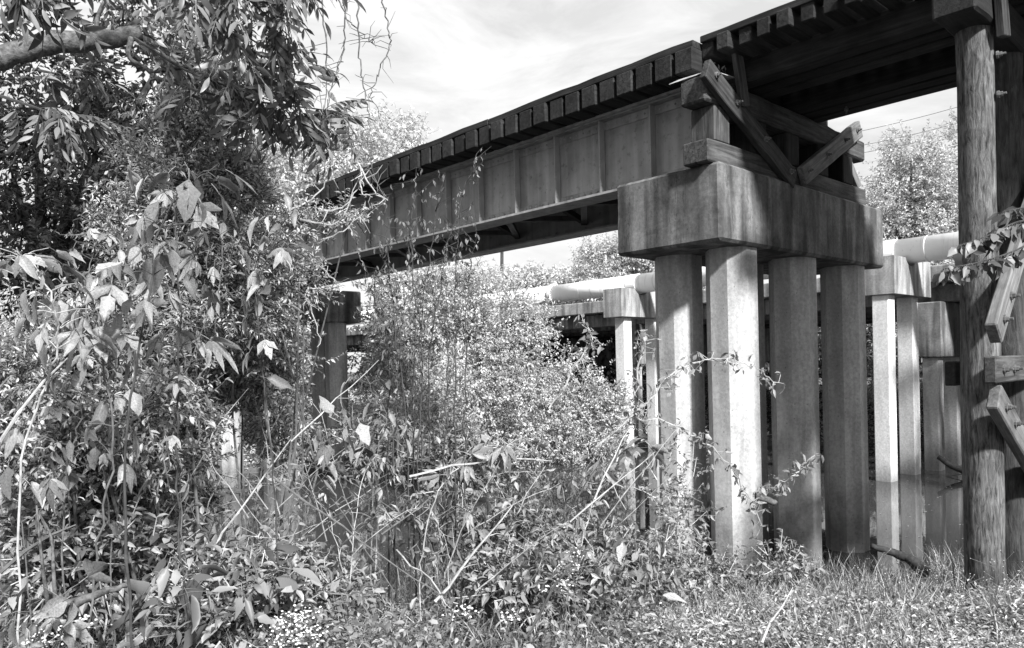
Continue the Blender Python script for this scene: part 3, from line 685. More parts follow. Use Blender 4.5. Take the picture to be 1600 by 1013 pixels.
def leaf_mesh(kind, seed):
    rng = random.Random(seed); m = MB(); pl = 0.35
    if kind == 'oval': parts = [(1.0, .62, 0)]
    elif kind == 'three': parts = [(1.0, .42, 0), (.82, .36, .62), (.82, .36, -.62)]
    elif kind == 'five': parts = [(1.0, .32, 0), (.9, .3, .5), (.9, .3, -.5), (.65, .26, 1.05), (.65, .26, -1.05)]
    else: parts = [(1.0, .34, 0)]
    c = rng.uniform(.05, .75); asy = rng.uniform(.75, 1.25)
    for L, Wd, a in parts:
        V, F = lobe(L, Wd, a + rng.uniform(-.1, .1), rng, c*rng.uniform(.5, 1.5), 0.05, .32, rng.uniform(.0, .32), rng.uniform(-.5, .5)); V = [(x+pl, y, z) for x, y, z in V]; m.add(V, Q=F)
    m.tube([(0, 0, .06), (pl*.5, 0, .05), (pl+.05, 0, 0)], .016, 4, False)
    return m.mesh('leaf', True)
def compound_mesh(seed):
    rng = random.Random(seed); m = MB(); n = rng.choice((4, 5, 5)); pts = []
    for i in range(12):
        t = i/11; pts.append((t*.92, .05*math.sin(t*3+seed), -.42*t*t))
    m.tube(pts, [.009]*11+[.005], 4, False); P = np.array(pts)
    specs = [(0.22+.72*k/n, s) for k in range(n) for s in (-1, 1)] + [(1.0, 0)]
    for t, s in specs:
        i = min(int(t*11), 10); p = P[i]*(1-(t*11-i)) + P[i+1]*(t*11-i) if t < 1 else P[11]
        L = rng.uniform(.27, .38); V, F = lobe(L, L*.33, 0, rng, .35, 0, .05); V = np.array(V)
        ax = np.array([.55, .8*s, -.55 - rng.uniform(0, .5)]) if s else np.array([.9, 0, -.7]); ax /= np.linalg.norm(ax)
        up = np.array([rng.uniform(-.4, .4), rng.uniform(-.4, .4), 1.0]); sd_ = np.cross(up, ax); sd_ /= np.linalg.norm(sd_); nn = np.cross(ax, sd_)
        m.add(p + V[:, :1]*ax + V[:, 1:2]*sd_ + V[:, 2:]*nn, Q=F)
    return m.mesh('leaf', True)
LEAF = {k: [leaf_mesh(k, 10*i+j) for j in range(9)] for i, k in enumerate(('oval', 'three', 'five', 'lance'))}
COMP = [compound_mesh(i) for i in range(6)]
def place_leaf(me, mat, p, ax, nr, s, parent, wsc=1.0):
    ax = Vector(ax).normalized(); y = Vector(nr).cross(ax).normalized(); z = ax.cross(y)
    m = Matrix(((ax[0]*s, y[0]*s*wsc, z[0]*s, p[0]), (ax[1]*s, y[1]*s*wsc, z[1]*s, p[1]), (ax[2]*s, y[2]*s*wsc, z[2]*s, p[2]), (0, 0, 0, 1)))
    o = link('leaf', me, None, parent, m)
    if me.materials[0] != MT[mat]: o.material_slots[0].link = 'OBJECT'; o.material_slots[0].material = MT[mat]
    return o
for lst, mt in ((LEAF['oval'], 'ragweed'), (LEAF['three'], 'ragweed'), (LEAF['five'], 'ragweed'), (LEAF['lance'], 'ragweed'), (COMP, 'pecan')):
    for me in lst: me.materials.append(MT[mt])
def rv(s=1.0): return Vector((random.gauss(0, s), random.gauss(0, s), random.gauss(0, s)))
def smooth_path(pts, n=8):
    pts = [Vector(p) for p in pts]
    if len(pts) < 3: return [pts[0].lerp(pts[-1], i/n) for i in range(n+1)]
    out = []; P = [pts[0]*2-pts[1]] + pts + [pts[-1]*2-pts[-2]]
    for i in range(1, len(P)-2):
        for k in range(n):
            t = k/n; a, b, c, d = P[i-1], P[i], P[i+1], P[i+2]
            out.append(0.5*((2*b) + (c-a)*t + (2*a-5*b+4*c-d)*t*t + (3*b-a-3*c+d)*t**3))
    out.append(pts[-1]); return out
def stalk(name, label, cat, path, r0, r1, kinds, n_nodes, size, start=0.3, per=2, group=None, bark='twig', mat='ragweed', petiole=0.09, hang=0.8):
    """upright plant: a stem along path with big drooping leaves, each leaf its own piece"""
    path = [path[0]] + [Vector(p) + rv(.035) for p in path[1:]]; r0 *= .68; r1 *= .75
    pts = smooth_path(path, 7); pts = [pts[0]] + [p + rv(.006) for p in pts[1:]]; root = empty(name, pts[0], label, cat, group); m = MB()
    m.tube(pts, [r0 + (r1-r0)*i/(len(pts)-1) for i in range(len(pts))], 7)
    ph = random.uniform(0, 6)
    for k in range(n_nodes):
        t = start + (1-start)*(k+random.uniform(0, .6))/n_nodes; f = min(t, .999)*(len(pts)-1); i = int(f); p = pts[i].lerp(pts[i+1], f-i)
        for j in range(per + (random.random() < .7)):
            if random.random() < 0.12: continue
            a = ph + k*1.7 + j*2*math.pi/per + random.uniform(-.4, .4); d = Vector((math.cos(a), math.sin(a), random.uniform(.1, .6))).normalized()
            e = p + d*petiole*random.uniform(.5, 1.8); m.tube([p, p.lerp(e, .5)+Vector((0, 0, .008)), e], [r1*.9, r1*.6, r1*.5], 4, False)
            ax = Vector((d.x, d.y, 0))*random.uniform(.3, .8) + Vector((0, 0, -hang*random.uniform(.3, 1.2))) + rv(.3)
            nr = Vector((d.x, d.y, 0))*.9 + Vector((0, 0, .7)) + rv(.35)
            kd = random.choice(kinds); s = size*random.choice((.5, .7, .85, 1.0, 1.15))*random.uniform(.85, 1.1)
            place_leaf(random.choice(LEAF[kd]), mat, e, ax, nr, s, root, random.uniform(.6, 1.15))
    m.build('stem', MT[bark], root); return root
def pxpath(rows): return [at(*r) for r in rows]
GR = 'tall lobed leaf weeds on the near bank'
stalk('lobed_weed', 'tall lobed leaf weed with thick pale stem at the lower left', 'weed', [ground_at(125, 3.5)]+pxpath([(135,900,3.5),(160,700,3.5),(182,540,3.5),(200,420,3.5),(235,330,3.5)]), .0085, .004, ('three','three','oval'), 13, .15, .38, group=GR, bark='twig')
stalk('lobed_weed', 'slender upright weed with hanging lobed leaves beside the pale stemmed one', 'weed', [ground_at(305, 3.7)]+pxpath([(300,880,3.7),(296,660,3.7),(299,480,3.7),(302,330,3.8),(310,240,3.8)]), .009, .004, ('three','five','oval'), 14, .14, .32, group=GR, bark='darktwig')
stalk('lobed_weed', 'leaning weed whose large oval leaves catch the light', 'weed', [ground_at(200, 3.2)]+pxpath([(190,760,3.2),(215,500,3.2),(260,330,3.2),(315,235,3.2)]), .009, .004, ('oval','oval','three'), 10, .13, .5, group=GR, bark='darktwig')
stalk('lobed_weed', 'arching weed with bright three lobed leaves near the left edge', 'weed', [ground_at(20, 3.3)]+pxpath([(25,760,3.3),(60,560,3.3),(95,470,3.3),(60,400,3.3),(20,420,3.3)]), .008, .004, ('three','three','oval'), 11, .13, .42, group=GR, bark='cane')
stalk('lobed_weed', 'broad leaf weed at the left edge below the dark tree', 'weed', [ground_at(95, 3.9)]+pxpath([(100,780,3.9),(105,640,3.9),(120,520,3.9),(130,440,4.0)]), .008, .004, ('three','five','oval'), 12, .14, .3, group=GR)
stalk('lobed_weed', 'tall weed with drooping leaves left of the hidden far pier columns', 'weed', [ground_at(425, 4.2)]+pxpath([(425,820,4.2),(418,620,4.2),(410,470,4.2),(425,380,4.2),(455,310,4.3)]), .008, .004, ('three','oval','lance'), 14, .12, .42, group=GR, bark='darktwig')
stalk('lobed_weed', 'weed with spotted drooping leaves crossing the far pier column', 'weed', [ground_at(450, 4.6)]+pxpath([(455,830,4.6),(480,740,4.6),(520,690,4.6),(560,650,4.6)]), .007, .004, ('three','oval'), 9, .12, .4, group=GR)
stalk('lobed_weed', 'low weed of broad dark flat leaves near the bottom left', 'weed', [ground_at(270, 3.6)]+pxpath([(275,960,3.6),(280,900,3.6),(275,870,3.6)]), .008, .005, ('oval','lance','oval'), 7, .15, .25, 3, group=GR, hang=.15, mat='weed')
stalk('lobed_weed', 'low dark leaf weed right of the broad flat leaves', 'weed', [ground_at(400, 3.9)]+pxpath([(400,940,3.9),(395,900,3.9),(390,870,3.9)]), .007, .004, ('oval','lance'), 6, .14, .2, 3, group=GR, hang=.3, mat='weed')
stalk('lobed_weed', 'drooping palmate weed in the middle of the brush', 'weed', [ground_at(650, 5.0)]+pxpath([(655,880,5.0),(670,780,5.0),(720,715,5.0),(790,700,5.0),(840,705,5.0)]), .007, .004, ('five','three','five'), 12, .15, .45, group=GR, bark='cane')
stalk('lobed_weed', 'palmate weed drooping between middle brush and far pipe bent', 'weed', [ground_at(880, 5.4)]+pxpath([(880,880,5.4),(900,770,5.4),(950,720,5.4),(1000,700,5.4)]), .007, .004, ('five','three','oval'), 11, .14, .4, group=GR)
stalk('lobed_weed', 'leafy weed low in the middle with one pale hanging leaf', 'weed', [ground_at(740, 5.2)]+pxpath([(740,890,5.2),(735,810,5.2),(745,750,5.2)]), .006, .004, ('lance','oval','three'), 9, .13, .3, group=GR)
stalk('lobed_weed', 'curling leaf weed low in front of the near pier columns', 'weed', [ground_at(1010, 4.8)]+pxpath([(1010,930,4.8),(1000,880,4.8),(990,850,4.8)]), .006, .004, ('oval','lance'), 7, .12, .2, 3, group=GR)
stalk('lobed_weed', 'weed with folded leaves at the bottom left corner', 'weed', [ground_at(60, 3.1)]+pxpath([(60,1010,3.1),(80,960,3.1),(95,930,3.1)]), .007, .004, ('oval','three'), 6, .12, .2, 3, group=GR, hang=.3)

stalk('lobed_weed', 'slim weed with hanging leaves between the two leftmost upright weeds', 'weed', [ground_at(165, 4.2)]+pxpath([(160,820,4.2),(150,640,4.2),(140,520,4.2),(150,400,4.2),(175,330,4.2)]), .007, .0035, ('three','five','lance'), 14, .13, .3, group=GR)
stalk('lobed_weed', 'weed with large drooping leaves in front of the fine leaved shrub', 'weed', [ground_at(290, 4.4)]+pxpath([(285,800,4.4),(280,650,4.4),(300,520,4.4),(330,420,4.4),(335,330,4.4)]), .007, .0035, ('oval','three','lance'), 13, .12, .42, group=GR)
stalk('lobed_weed', 'bent weed with pale leaves low at the left edge', 'weed', [ground_at(40, 4.0)]+pxpath([(45,860,4.0),(30,740,4.0),(60,660,4.0),(110,640,4.0)]), .006, .0035, ('three','oval'), 11, .13, .3, group=GR)
stalk('lobed_weed', 'weed with hanging leaves between far pier foot and left shrubs', 'weed', [ground_at(250, 4.8)]+pxpath([(250,820,4.8),(255,700,4.8),(245,600,4.8),(250,520,4.8)]), .006, .0035, ('three','five','oval'), 13, .13, .3, group=GR)
stalk('lobed_weed', 'drooping weed right of the far pier column', 'weed', [ground_at(590, 5.4)]+pxpath([(590,830,5.4),(585,720,5.4),(600,640,5.4),(570,600,5.4)]), .006, .0035, ('three','oval','lance'), 11, .13, .35, group=GR)

plant('shrub', 'loose leafy shrub around the feet of the upright lobed weeds', 'shrub', ground_at(170, 4.3), LB([(110,700,4.3,90,60),(220,640,4.3,80,60),(60,560,4.3,60,60),(170,520,4.4,60,50)]), 'privet', 620, 0.2, 9, 0.045, 0.4, T8, GS, seed=47, clumps=22, cl_s=.3)

# ---------------- big tree whose limb and leaflets hang in from the upper left
tr = empty('leaflet_tree', W(-4.3, 3.6, G(-4.3, 3.6)), 'large tree reaching in from the left with a thick limb and long hanging leaflets', 'tree')
m = MB(); b = W(-4.3, 3.6, G(-4.3, 3.6)-.2)
m.tube(smooth_path([b, b+Vector((.05, .1, 2.0)), b+Vector((.1, .1, 4.2)), b+Vector((.3, .2, 6.5)), b+Vector((.3, .4, 8.5))], 5), [.24, .22, .21, .2, .19, .19, .18, .18, .17, .17, .16, .16, .15, .14, .12, .11, .10, .09, .08, .07, .06], 14)
m.build('trunk', MT['bark'], tr, True)
m = MB(); limb = smooth_path(pxpath([(-330,150,4.2),(-120,112,4.4),(20,82,4.6),(130,64,4.7),(222,52,4.8)]), 6)
limb = [limb[0].lerp(limb[0], 0)] + [p + rv(.008) for p in limb[1:]]
m.tube(limb, [(.085 - .035*i/(len(limb)-1))*random.uniform(.9, 1.12) for i in range(len(limb))] , 12)
for q in ([(205,60,4.75),(202,90,4.7),(235,112,4.7),(300,170,4.7)], [(235,112,4.7),(290,105,4.7),(340,95,4.7)], [(150,58,4.7),(155,20,4.7),(185,-40,4.7)]):
    pp = smooth_path(pxpath(q), 5); m.tube(pp, [.018-.012*i/(len(pp)-1) for i in range(len(pp))], 6)
m.build('limb', MT['palebark'], tr, True)
m = MB(); cnt = 0
BR = [ # branchlets (px, py, D) the leaves hang from
    [(120,-190,4.2),(260,-110,4.0),(370,-60,3.9),(450,0,3.9)], [(150,-150,4.4),(310,-60,4.2),(400,10,4.1),(455,60,4.1)], [(200,-60,4.6),(300,10,4.4),(390,60,4.3),(460,110,4.3)],
    [(200,-170,4.2),(330,-110,4.1),(420,-70,4.0),(470,-30,4.0)], [(210,60,4.7),(290,110,4.6),(370,140,4.5),(430,160,4.5)], [(240,120,4.7),(340,150,4.6),(450,165,4.6),(530,175,4.6)],
    [(300,150,4.8),(380,170,4.8),(450,185,4.8),(500,195,4.8)], [(180,-150,3.9),(260,-80,3.8),(320,-30,3.8),(360,40,3.8)], [(-80,-90,3.5),(0,-60,3.4),(40,-40,3.4),(70,-30,3.4)], [(100,-120,5.0),(180,-70,5.0),(240,-30,5.0),(290,10,5.0)],
    [(60,110,5.0),(100,118,5.0),(130,122,5.0)], [(0,150,4.6),(60,170,4.6),(90,185,4.6),(115,200,4.6)], [(160,-60,4.9),(260,40,4.9),(330,90,4.9),(390,130,4.9)], [(100,-80,5.2),(200,30,5.2),(280,90,5.2),(330,140,5.2)]]
for q in BR:
    pp = smooth_path(pxpath(q), 7); m.tube(pp, [.010-.007*i/(len(pp)-1) for i in range(len(pp))], 5, False)
    for i in range(2, len(pp)):
        for rep in range(1 if i < 8 else 2):
            if random.random() < .12: continue
            d = (pp[i]-pp[i-1]).normalized(); a = rv(1); sd_ = d.cross(a).normalized()
            ax = d*.45 + sd_*.8 + Vector((0, 0, -.15)); nr = Vector((0, 0, 1)) + rv(.3)
            place_leaf(random.choice(COMP), 'pecan', pp[i], ax, nr, random.uniform(.20, .33), tr, 1.0); cnt += 1
m.build('branches', MT['darktwig'], tr)
# the rest of its crown, overhead and behind
rng = np.random.default_rng(5)
crown = [(W(-4.5, 3.0, 7.2), (2.2, 2.2, 1.5)), (W(-6.4, 4.4, 6.8), (1.8, 1.8, 1.3)), (W(-3.6, 4.6, 7.4), (1.6, 1.6, 1.2)), (W(-5.6, 1.5, 7.0), (2.2, 2.2, 1.4)), (W(-4.6, 5.2, 6.2), (1.3, 1.3, .8))]
(V, T, Q), (TV, TQ), O = foliage(rng, crown, 1700, .5, 11, .13, .34, T2, clumps=26, cl_s=.24, droop=.3)
tag(link('crown', mesh_np('crown', V, [T, Q]), MT['pecan'], tr), kind='stuff')
m = MB(); m.add(TV, Q=TQ)
tp = b + Vector((.2, .15, 5.6))
for c, _ in crown: m.tube(smooth_path([tp, (tp+c)/2 + Vector((0, 0, .3)), c], 4), [.07]*4+[.05]*3+[.03]*2, 7, False)
tag(m.build('crown_twigs', MT['bark'], tr), kind='stuff')

# ---------------- bare hanging vines against the sky
GV = 'bare vines hanging against the sky'
VN = [[(500,-40,4.3),(508,60,4.3),(512,130,4.3),(500,200,4.3)], [(532,-30,4.2),(540,60,4.2),(520,130,4.2),(505,200,4.2)], [(556,-40,4.2),(561,60,4.2),(566,130,4.2),(576,180,4.2),(578,240,4.2),(592,300,4.2)],
      [(590,-30,4.4),(606,40,4.4),(606,80,4.4),(590,120,4.4),(578,150,4.4),(594,175,4.4)], [(520,-20,4.3),(545,30,4.3),(575,60,4.3),(586,70,4.3)], [(535,180,4.5),(560,220,4.5),(575,260,4.5),(600,310,4.5)]]
VL = ['leftmost bare vine hanging against the sky beside the leaflets', 'second bare vine from the leaflets, bending back left', 'longest bare vine, hanging straight down onto the girder top', 'rightmost bare vine curling back against open sky', 'short bare vine slanting across the other hanging vines', 'lowest bare vine dropping towards the girder top']
for q in VN:
    pp = smooth_path(pxpath(q), 8); pp = [p + rv(.006) for p in pp]
    root = empty('bare_vine', pp[0], VL[VN.index(q)], 'vine', GV); m = MB(); m.tube(pp, [.005-.003*i/(len(pp)-1) for i in range(len(pp))], 5); m.build('stem', MT['twig'], root)
    m = MB()
    for k in range(14):
        i = random.randrange(1, len(pp)); d = rv(1).normalized(); L = random.uniform(.03, .16); m.tube([pp[i], pp[i]+d*L*.5+rv(.01), pp[i]+d*L+Vector((0, 0, -.02))], [.0022, .0018, .001], 4, False)
    tag(m.build('side_twigs', MT['twig'], root), kind='stuff')
GW = 'pale bare twigs in front of the girder end'
WL = iter(['pale bare twig standing at the far left end of the ties', 'pale bare twig slanting up across the ties', 'pale bare twig drooping right down over the girder panels', 'long pale twig crossing below the ties at the girder end', 'short pale twig hanging straight down at the girder end', 'pale forked twig running down over the girder bottom edge', 'pale twig hanging down beside the far pier cap', 'pale twig rising right over the girder panels'])
for q in ([(450,330,5.6),(500,300,5.6),(520,255,5.6)], [(500,330,5.6),(540,320,5.6),(580,262,5.6)], [(560,255,5.5),(585,300,5.5),(606,315,5.5)], [(470,345,5.6),(530,345,5.6),(562,270,5.6)], [(562,262,5.5),(566,300,5.5),(580,308,5.5)], [(430,370,5.7),(475,400,5.7),(515,430,5.7),(530,445,5.7)], [(440,440,5.6),(480,470,5.6),(500,530,5.6)], [(455,390,5.6),(520,370,5.6),(568,335,5.6)]):
    pp = [p+rv(.006) for p in smooth_path(pxpath(q), 6)]; root = empty('bare_twig', pp[0], next(WL), 'twig', GW); m = MB()
    m.tube(pp, [.008-.005*i/(len(pp)-1) for i in range(len(pp))], 5)
    for k in range(4):
        i = random.randrange(2, len(pp)); d = (rv(1) + Vector((0, 0, -.3))).normalized(); L = random.uniform(.05, .2); m.tube([pp[i], pp[i]+d*L*.5+rv(.01), pp[i]+d*L], [.004, .003, .002], 4, False)
    m.build('stem', MT['cane'], root)

# ---------------- dry stalks in front of the girder
GD = 'dry stalks in the middle of the brush'
ORD = ['first', 'second', 'third', 'fourth', 'fifth', 'sixth', 'seventh', 'eighth', 'ninth', 'tenth']
TPS = sorted((600,650,690,740,590,690.5,570,745,640,720))
for k, (px, top, tp) in enumerate(((612,300,600),(640,262,650),(655,285,690),(668,250,740),(632,390,590),(690,400,690.5),(600,440,570),(720,370,745),(648,350,640),(705,330,720))):
    D = 5.6 + .12*(k % 4); pts = smooth_path([ground_at(px, D)]+pxpath([(px+5,720,D),(px+random.uniform(-15,15),540,D),((px+tp)/2,(top+500)/2,D),(tp,top,D)]), 7)
    pts = [p+rv(.008) for p in pts]
    root = empty('dry_stalk', pts[0], 'dry stalk with withered leaves before the girder, tip %s from the left' % ORD[TPS.index(tp)], 'stalk', GD); m = MB(); lv = []
    m.tube(pts, [.008-.0065*i/(len(pts)-1) for i in range(len(pts))], 5)
    for i in range(9, len(pts)):
        for j in range(2):
            d = (rv(1)+Vector((0, 0, .6))).normalized(); L = random.uniform(.04, .22); e = pts[i]+d*L
            m.tube([pts[i], pts[i].lerp(e, .5)+rv(.012), e], [.0025, .002, .001], 4, False)
            for q in range(3): lv.append(tuple(pts[i].lerp(e, random.uniform(.3, 1))))
    m.build('stem', MT['darktwig'], root)
    lv = np.array(lv); n = len(lv); rg = np.random.default_rng(k); A_ = unit(n, rg)*.6+np.array([0, 0, -1]); L_ = rg.uniform(.02, .06, n)
    V, T, Q = inst(T8, lv, A_, unit(n, rg), L_, L_*.4); tag(link('withered_leaves', mesh_np('withered', V, [T, Q]), MT['dry'], root), kind='stuff')

# ---------------- brambles and tangle in the middle and at the pier
GK = 'brambles in the near bank tangle'
def bramble(px, py, D, hw, hh, n, lab, mat='weed', ll=.075, seed=0, lw=.5):
    rows = [(px-hw*.45, py, D, hw*.6, hh), (px+hw*.45, py+hh*.15, D+.2, hw*.6, hh*.9), (px, py+hh*.5, D-.2, hw*.8, hh*.8)]
    plant('bramble', lab, 'bramble', ground_at(px, D), LB(rows), mat, n, .2, 8, ll, lw, T8, GK, seed=seed, stems=4, stem_r=.008, limbs=26, clumps=22, cl_s=.3, bark='cane')
bramble(585, 680, 6.8, 45, 26, 120, 'bramble growing in front of the far pier column foot', seed=61)
bramble(700, 715, 6.4, 50, 30, 170, 'bramble at the feet of the dry stalks', seed=62)
bramble(800, 830, 6.2, 80, 36, 180, 'bramble in the middle of the tangle right of the dry stalks', seed=63)
bramble(900, 855, 6.0, 70, 34, 170, 'bramble left of the near pier columns', seed=64)
bramble(980, 880, 5.8, 55, 32, 180, 'bramble at the foot of the leftmost near pier column', seed=65)
bramble(850, 900, 5.2, 90, 30, 300, 'bramble in the lower middle beside the white flowers', seed=66)
bramble(480, 915, 5.0, 70, 26, 220, 'bramble low below the far pier columns', seed=67)
bramble(380, 930, 4.4, 90, 40, 420, 'bramble in the lower left behind the broad dark leaves', seed=68)
bramble(150, 850, 4.6, 110, 60, 560, 'bramble at lower left around the pale weed stem', seed=69)
bramble(1110, 890, 6.6, 45, 22, 90, 'bramble climbing in front of the bright near pier column', mat='ragweed', ll=.06, seed=70)
bramble(1225, 885, 6.6, 30, 22, 70, 'bramble at the foot of the middle near pier columns', ll=.06, seed=71)
bramble(1060, 780, 6.8, 35, 60, 90, 'thin bramble spray across the left near pier column', mat='ragweed', ll=.055, seed=72)
# wispy arching weeds that thread the tangle
GY = 'wispy arching weeds in the tangle'
for k in range(54):
    px = random.uniform(400, 1060) if k % 4 else random.uniform(0, 400); D = random.uniform(4.6, 7.2); g = ground_at(px, D); h = random.uniform(.5, 1.25)*(1.0 if px < 900 else .8); dr = rv(1); dr.z = 0; dr.normalize()
    pts = [p+rv(.008) for p in smooth_path([g, g+Vector((0, 0, h*.55))+dr*h*.12, g+Vector((0, 0, h*.9))+dr*h*.35, g+Vector((0, 0, h*random.uniform(.6, 1.0)))+dr*h*.75], 6)]
    root = empty('wispy_weed', g, 'thin arching weed with small scattered leaves in the tangle', 'weed', GY); m = MB(); m.tube(pts, [.0042-.003*i/(len(pts)-1) for i in range(len(pts))], 5, False); lv = []
    for i in range(4, len(pts)):
        for j in range(2):
            d = rv(1).normalized(); e = pts[i]+d*random.uniform(.03, .14); m.tube([pts[i], pts[i].lerp(e, .5)+rv(.008), e], [.0018, .0014, .001], 4, False); lv += [tuple(e), tuple(pts[i].lerp(e, .6))]
    m.build('stem', MT['cane'] if k % 2 else MT['twig'], root)
    lv = np.array(lv); n = len(lv); rg = np.random.default_rng(500+k); L_ = rg.uniform(.03, .085, n); V, T, Q = inst(T8, lv, unit(n, rg)+np.array([0, 0, -.5]), unit(n, rg)+np.array([0, 0, .6]), L_, L_*rg.uniform(.3, .6, n))
    tag(link('small_leaves', mesh_np('small_leaves', V, [T, Q]), MT['weed' if k % 3 else 'ragweed'], root), kind='stuff')
# vines across the columns
GC = 'vines trailing across the pier columns'
for q, lab in (([(930,700,6.4),(1000,640,6.4),(1050,585,6.4),(1110,560,6.4),(1170,570,6.4),(1215,600,6.4)], 'leafy vine arching across the two left columns of the near pier'),
          ([(960,650,6.5),(1040,660,6.5),(1110,700,6.5),(1160,760,6.5),(1190,820,6.5)], 'leafy vine drooping down the bright near pier column'),
          ([(1180,800,6.6),(1210,760,6.6),(1250,735,6.6),(1270,715,6.6)], 'short leafy vine reaching over the middle near pier column'),
          ([(860,640,7.0),(900,570,7.0),(925,530,7.0),(915,505,7.0)], 'curling vine tip against the dark opening under the road'),
          ([(965,720,6.6),(985,640,6.6),(1000,560,6.6),(1010,520,6.6)], 'vine climbing the far pipe bent column')):
    pts = [p+rv(.012) for p in smooth_path(pxpath(q), 7)]; root = empty('vine', pts[0], lab, 'vine', GC); m = MB(); m.tube(pts, [.008-.005*i/(len(pts)-1) for i in range(len(pts))], 5)
    for i in range(3, len(pts)):
        for j in range(2):
            d = rv(1).normalized(); e = pts[i]+d*random.uniform(.03, .12); m.tube([pts[i], e], [.003, .002], 4, False)
            for s in range(2): place_leaf(random.choice(LEAF['oval']+LEAF['lance']), 'ragweed', e, rv(.7)+Vector((0, 0, -.5)), rv(.5)+Vector((-.3, -.3, .6)), random.uniform(.035, .075), root)
    m.build('stem', MT['cane'], root)
# leafy branch hanging in at the right edge
lb = empty('leafy_branch', W(5.4, 3.6, G(5.4, 3.6)), 'leafy branch with rounded leaves reaching in front of the timber pile', 'branch'); m = MB()
ms = smooth_path([W(5.4, 3.6, G(5.4, 3.6)), W(5.0, 3.9, 1.9)]+pxpath([(1760,420,4.5),(1680,350,4.6)]), 5); m.tube(ms, [.02-.01*i/(len(ms)-1) for i in range(len(ms))], 7)
for q in ([(1680,350,4.6),(1600,345,4.6),(1540,370,4.6),(1495,385,4.6)], [(1660,350,4.6),(1590,390,4.5),(1530,410,4.5),(1475,420,4.5)], [(1680,350,4.6),(1620,325,4.7),(1570,330,4.7)]):
    pp = smooth_path(pxpath(q), 8); m.tube(pp, [.007-.004*i/(len(pp)-1) for i in range(len(pp))], 5)
    for i in range(3, len(pp)):
        for j in range(3):
            sd_ = rv(1).normalized(); place_leaf(random.choice(LEAF['oval']), 'branchleaf', pp[i], sd_*.6+Vector((0, 0, -.6)), rv(.4)+Vector((-.4, -.4, .5)), random.uniform(.05, .105), lb, 1.0)
m.build('stem', MT['darktwig'], lb)
# weed sprig on the timber cap
sp = empty('weed_sprig', (6.75, 4.3, 5.41), 'tiny weed sprig growing on top of the timber cap', 'weed'); m = MB()
for k in range(6):
    a = random.uniform(0, 6.3); e = Vector((6.75+random.uniform(-.1, .25), 4.3, 5.40)); e2 = e+Vector((.07*math.cos(a), .05*math.sin(a), random.uniform(.05, .12))); m.tube([e, e2], .002, 4)
    for j in range(3): place_leaf(LEAF['lance'][j], 'ragweed', e2, rv(.7)+Vector((0, 0, .2)), rv(1), .05, sp)
m.build('stem', MT['twig'], sp)

# ---------------- dead canes, fallen branches
def cane(p, q, r, lab, group=None, mat='cane', sag=.03):
    p = Vector(p); q = Vector(q); L = (q-p).length; k = max(3, int(L/.12)); off = Vector((0, 0, 0)); pts = []
    for i in range(k+1):
        t = i/k; off = off*.8 + rv(.012*L**.5)*(0 if i in (0, k) else 1); pts.append(p.lerp(q, t) + Vector((0, 0, sag*4*t*(1-t))) + off)
    m = MB(); P_ = []; R_ = []
    for i in range(len(pts)-1):
        for f_ in (0, .08, .5): P_.append(pts[i].lerp(pts[i+1], f_)); R_.append(r*(1.1-.65*(i+f_)/k)*(1.22 if f_ == 0 else 1.0))
    P_.append(pts[-1]); R_.append(r*.35); m.tube(P_, R_, 6)
    for i in range(1, len(pts)-1):
        if random.random() < .35:
            d = ((q-p).normalized() + rv(.7)).normalized(); l_ = random.uniform(.03, .18); m.tube([pts[i], pts[i]+d*l_*.5+rv(.01), pts[i]+d*l_], [r*.4, r*.3, r*.15], 4, False)
    root = m.build('dead_cane', MT[mat]); tag(root, lab, 'cane', group); return root
cane(at(680,940,4.6), at(800,788,4.7), .0085, 'thick pale broken cane leaning right in the lower middle', sag=0)
cane(at(330,870,4.6), at(455,690,4.8), .0065, 'long pale cane leaning across the left columns, lower piece', sag=0)
cane(at(455,690,4.8), at(590,560,5.0), .0045, 'long pale cane leaning across the far pier column, upper piece', sag=0)
cane(at(640,745,4.8), at(860,722,5.0), .007, 'pale arching cane in the middle beneath the palmate leaves', sag=.05)
cane(at(420,740,4.4), at(700,940,4.4), .006, 'dark straight cane slanting down to the right in the lower middle', mat='twig', sag=0)
cane(at(0,690,3.4), at(110,560,3.5), .008, 'thick pale cane leaning at the left edge', sag=.02)
cane(at(0,895,3.6), at(120,820,3.8), .009, 'dark cane slanting across the bottom left', mat='twig')
cane(at(620,860,5.0), at(745,1010,4.0), .006, 'thin pale curved cane at the bottom centre', sag=.04)
cane(at(820,1000,3.9), at(930,860,4.3), .008, 'dark arching stem at the bottom centre right', mat='darktwig', sag=.06)
cane(at(1190,1005,4.0), at(1240,915,4.3), .007, 'pale stick lying at the bottom right of centre', sag=0)
GN = 'dead canes crossing in the brush'
for k in range(64):
    px = random.uniform(380, 1000) if k % 3 else random.uniform(0, 380); D = random.uniform(4.6, 7.0); py = random.uniform(780, 930)
    dx = random.choice((1, 1, 1, -1))*random.uniform(30, 170); dy = random.uniform(60, 200)
    cane(at(px, py, D), at(px+dx, py-dy, D+random.uniform(-.3, .3)), random.uniform(.003, .0055), 'thin dead cane leaning in the tangled brush', GN, random.choice(('cane', 'cane', 'twig')), random.uniform(-.02, .05))
def branch_thing(name, lab, rows, radii, mat, subs=(), cat='branch'):
    pts = smooth_path(pxpath(rows), 6); root = empty(name, pts[0], lab, cat); m = MB(); n = len(pts)
    m.tube([p+rv(.004) for p in pts], list(np.interp(np.linspace(0, 1, n), np.linspace(0, 1, len(radii)), radii)), 9); m.build('limb', MT[mat], root, True)
    for s in subs:
        m = MB(); pp = smooth_path(pxpath(s), 5); m.tube(pp, [.011-.007*i/(len(pp)-1) for i in range(len(pp))], 6); m.build('side_branch', MT[mat], root, True)
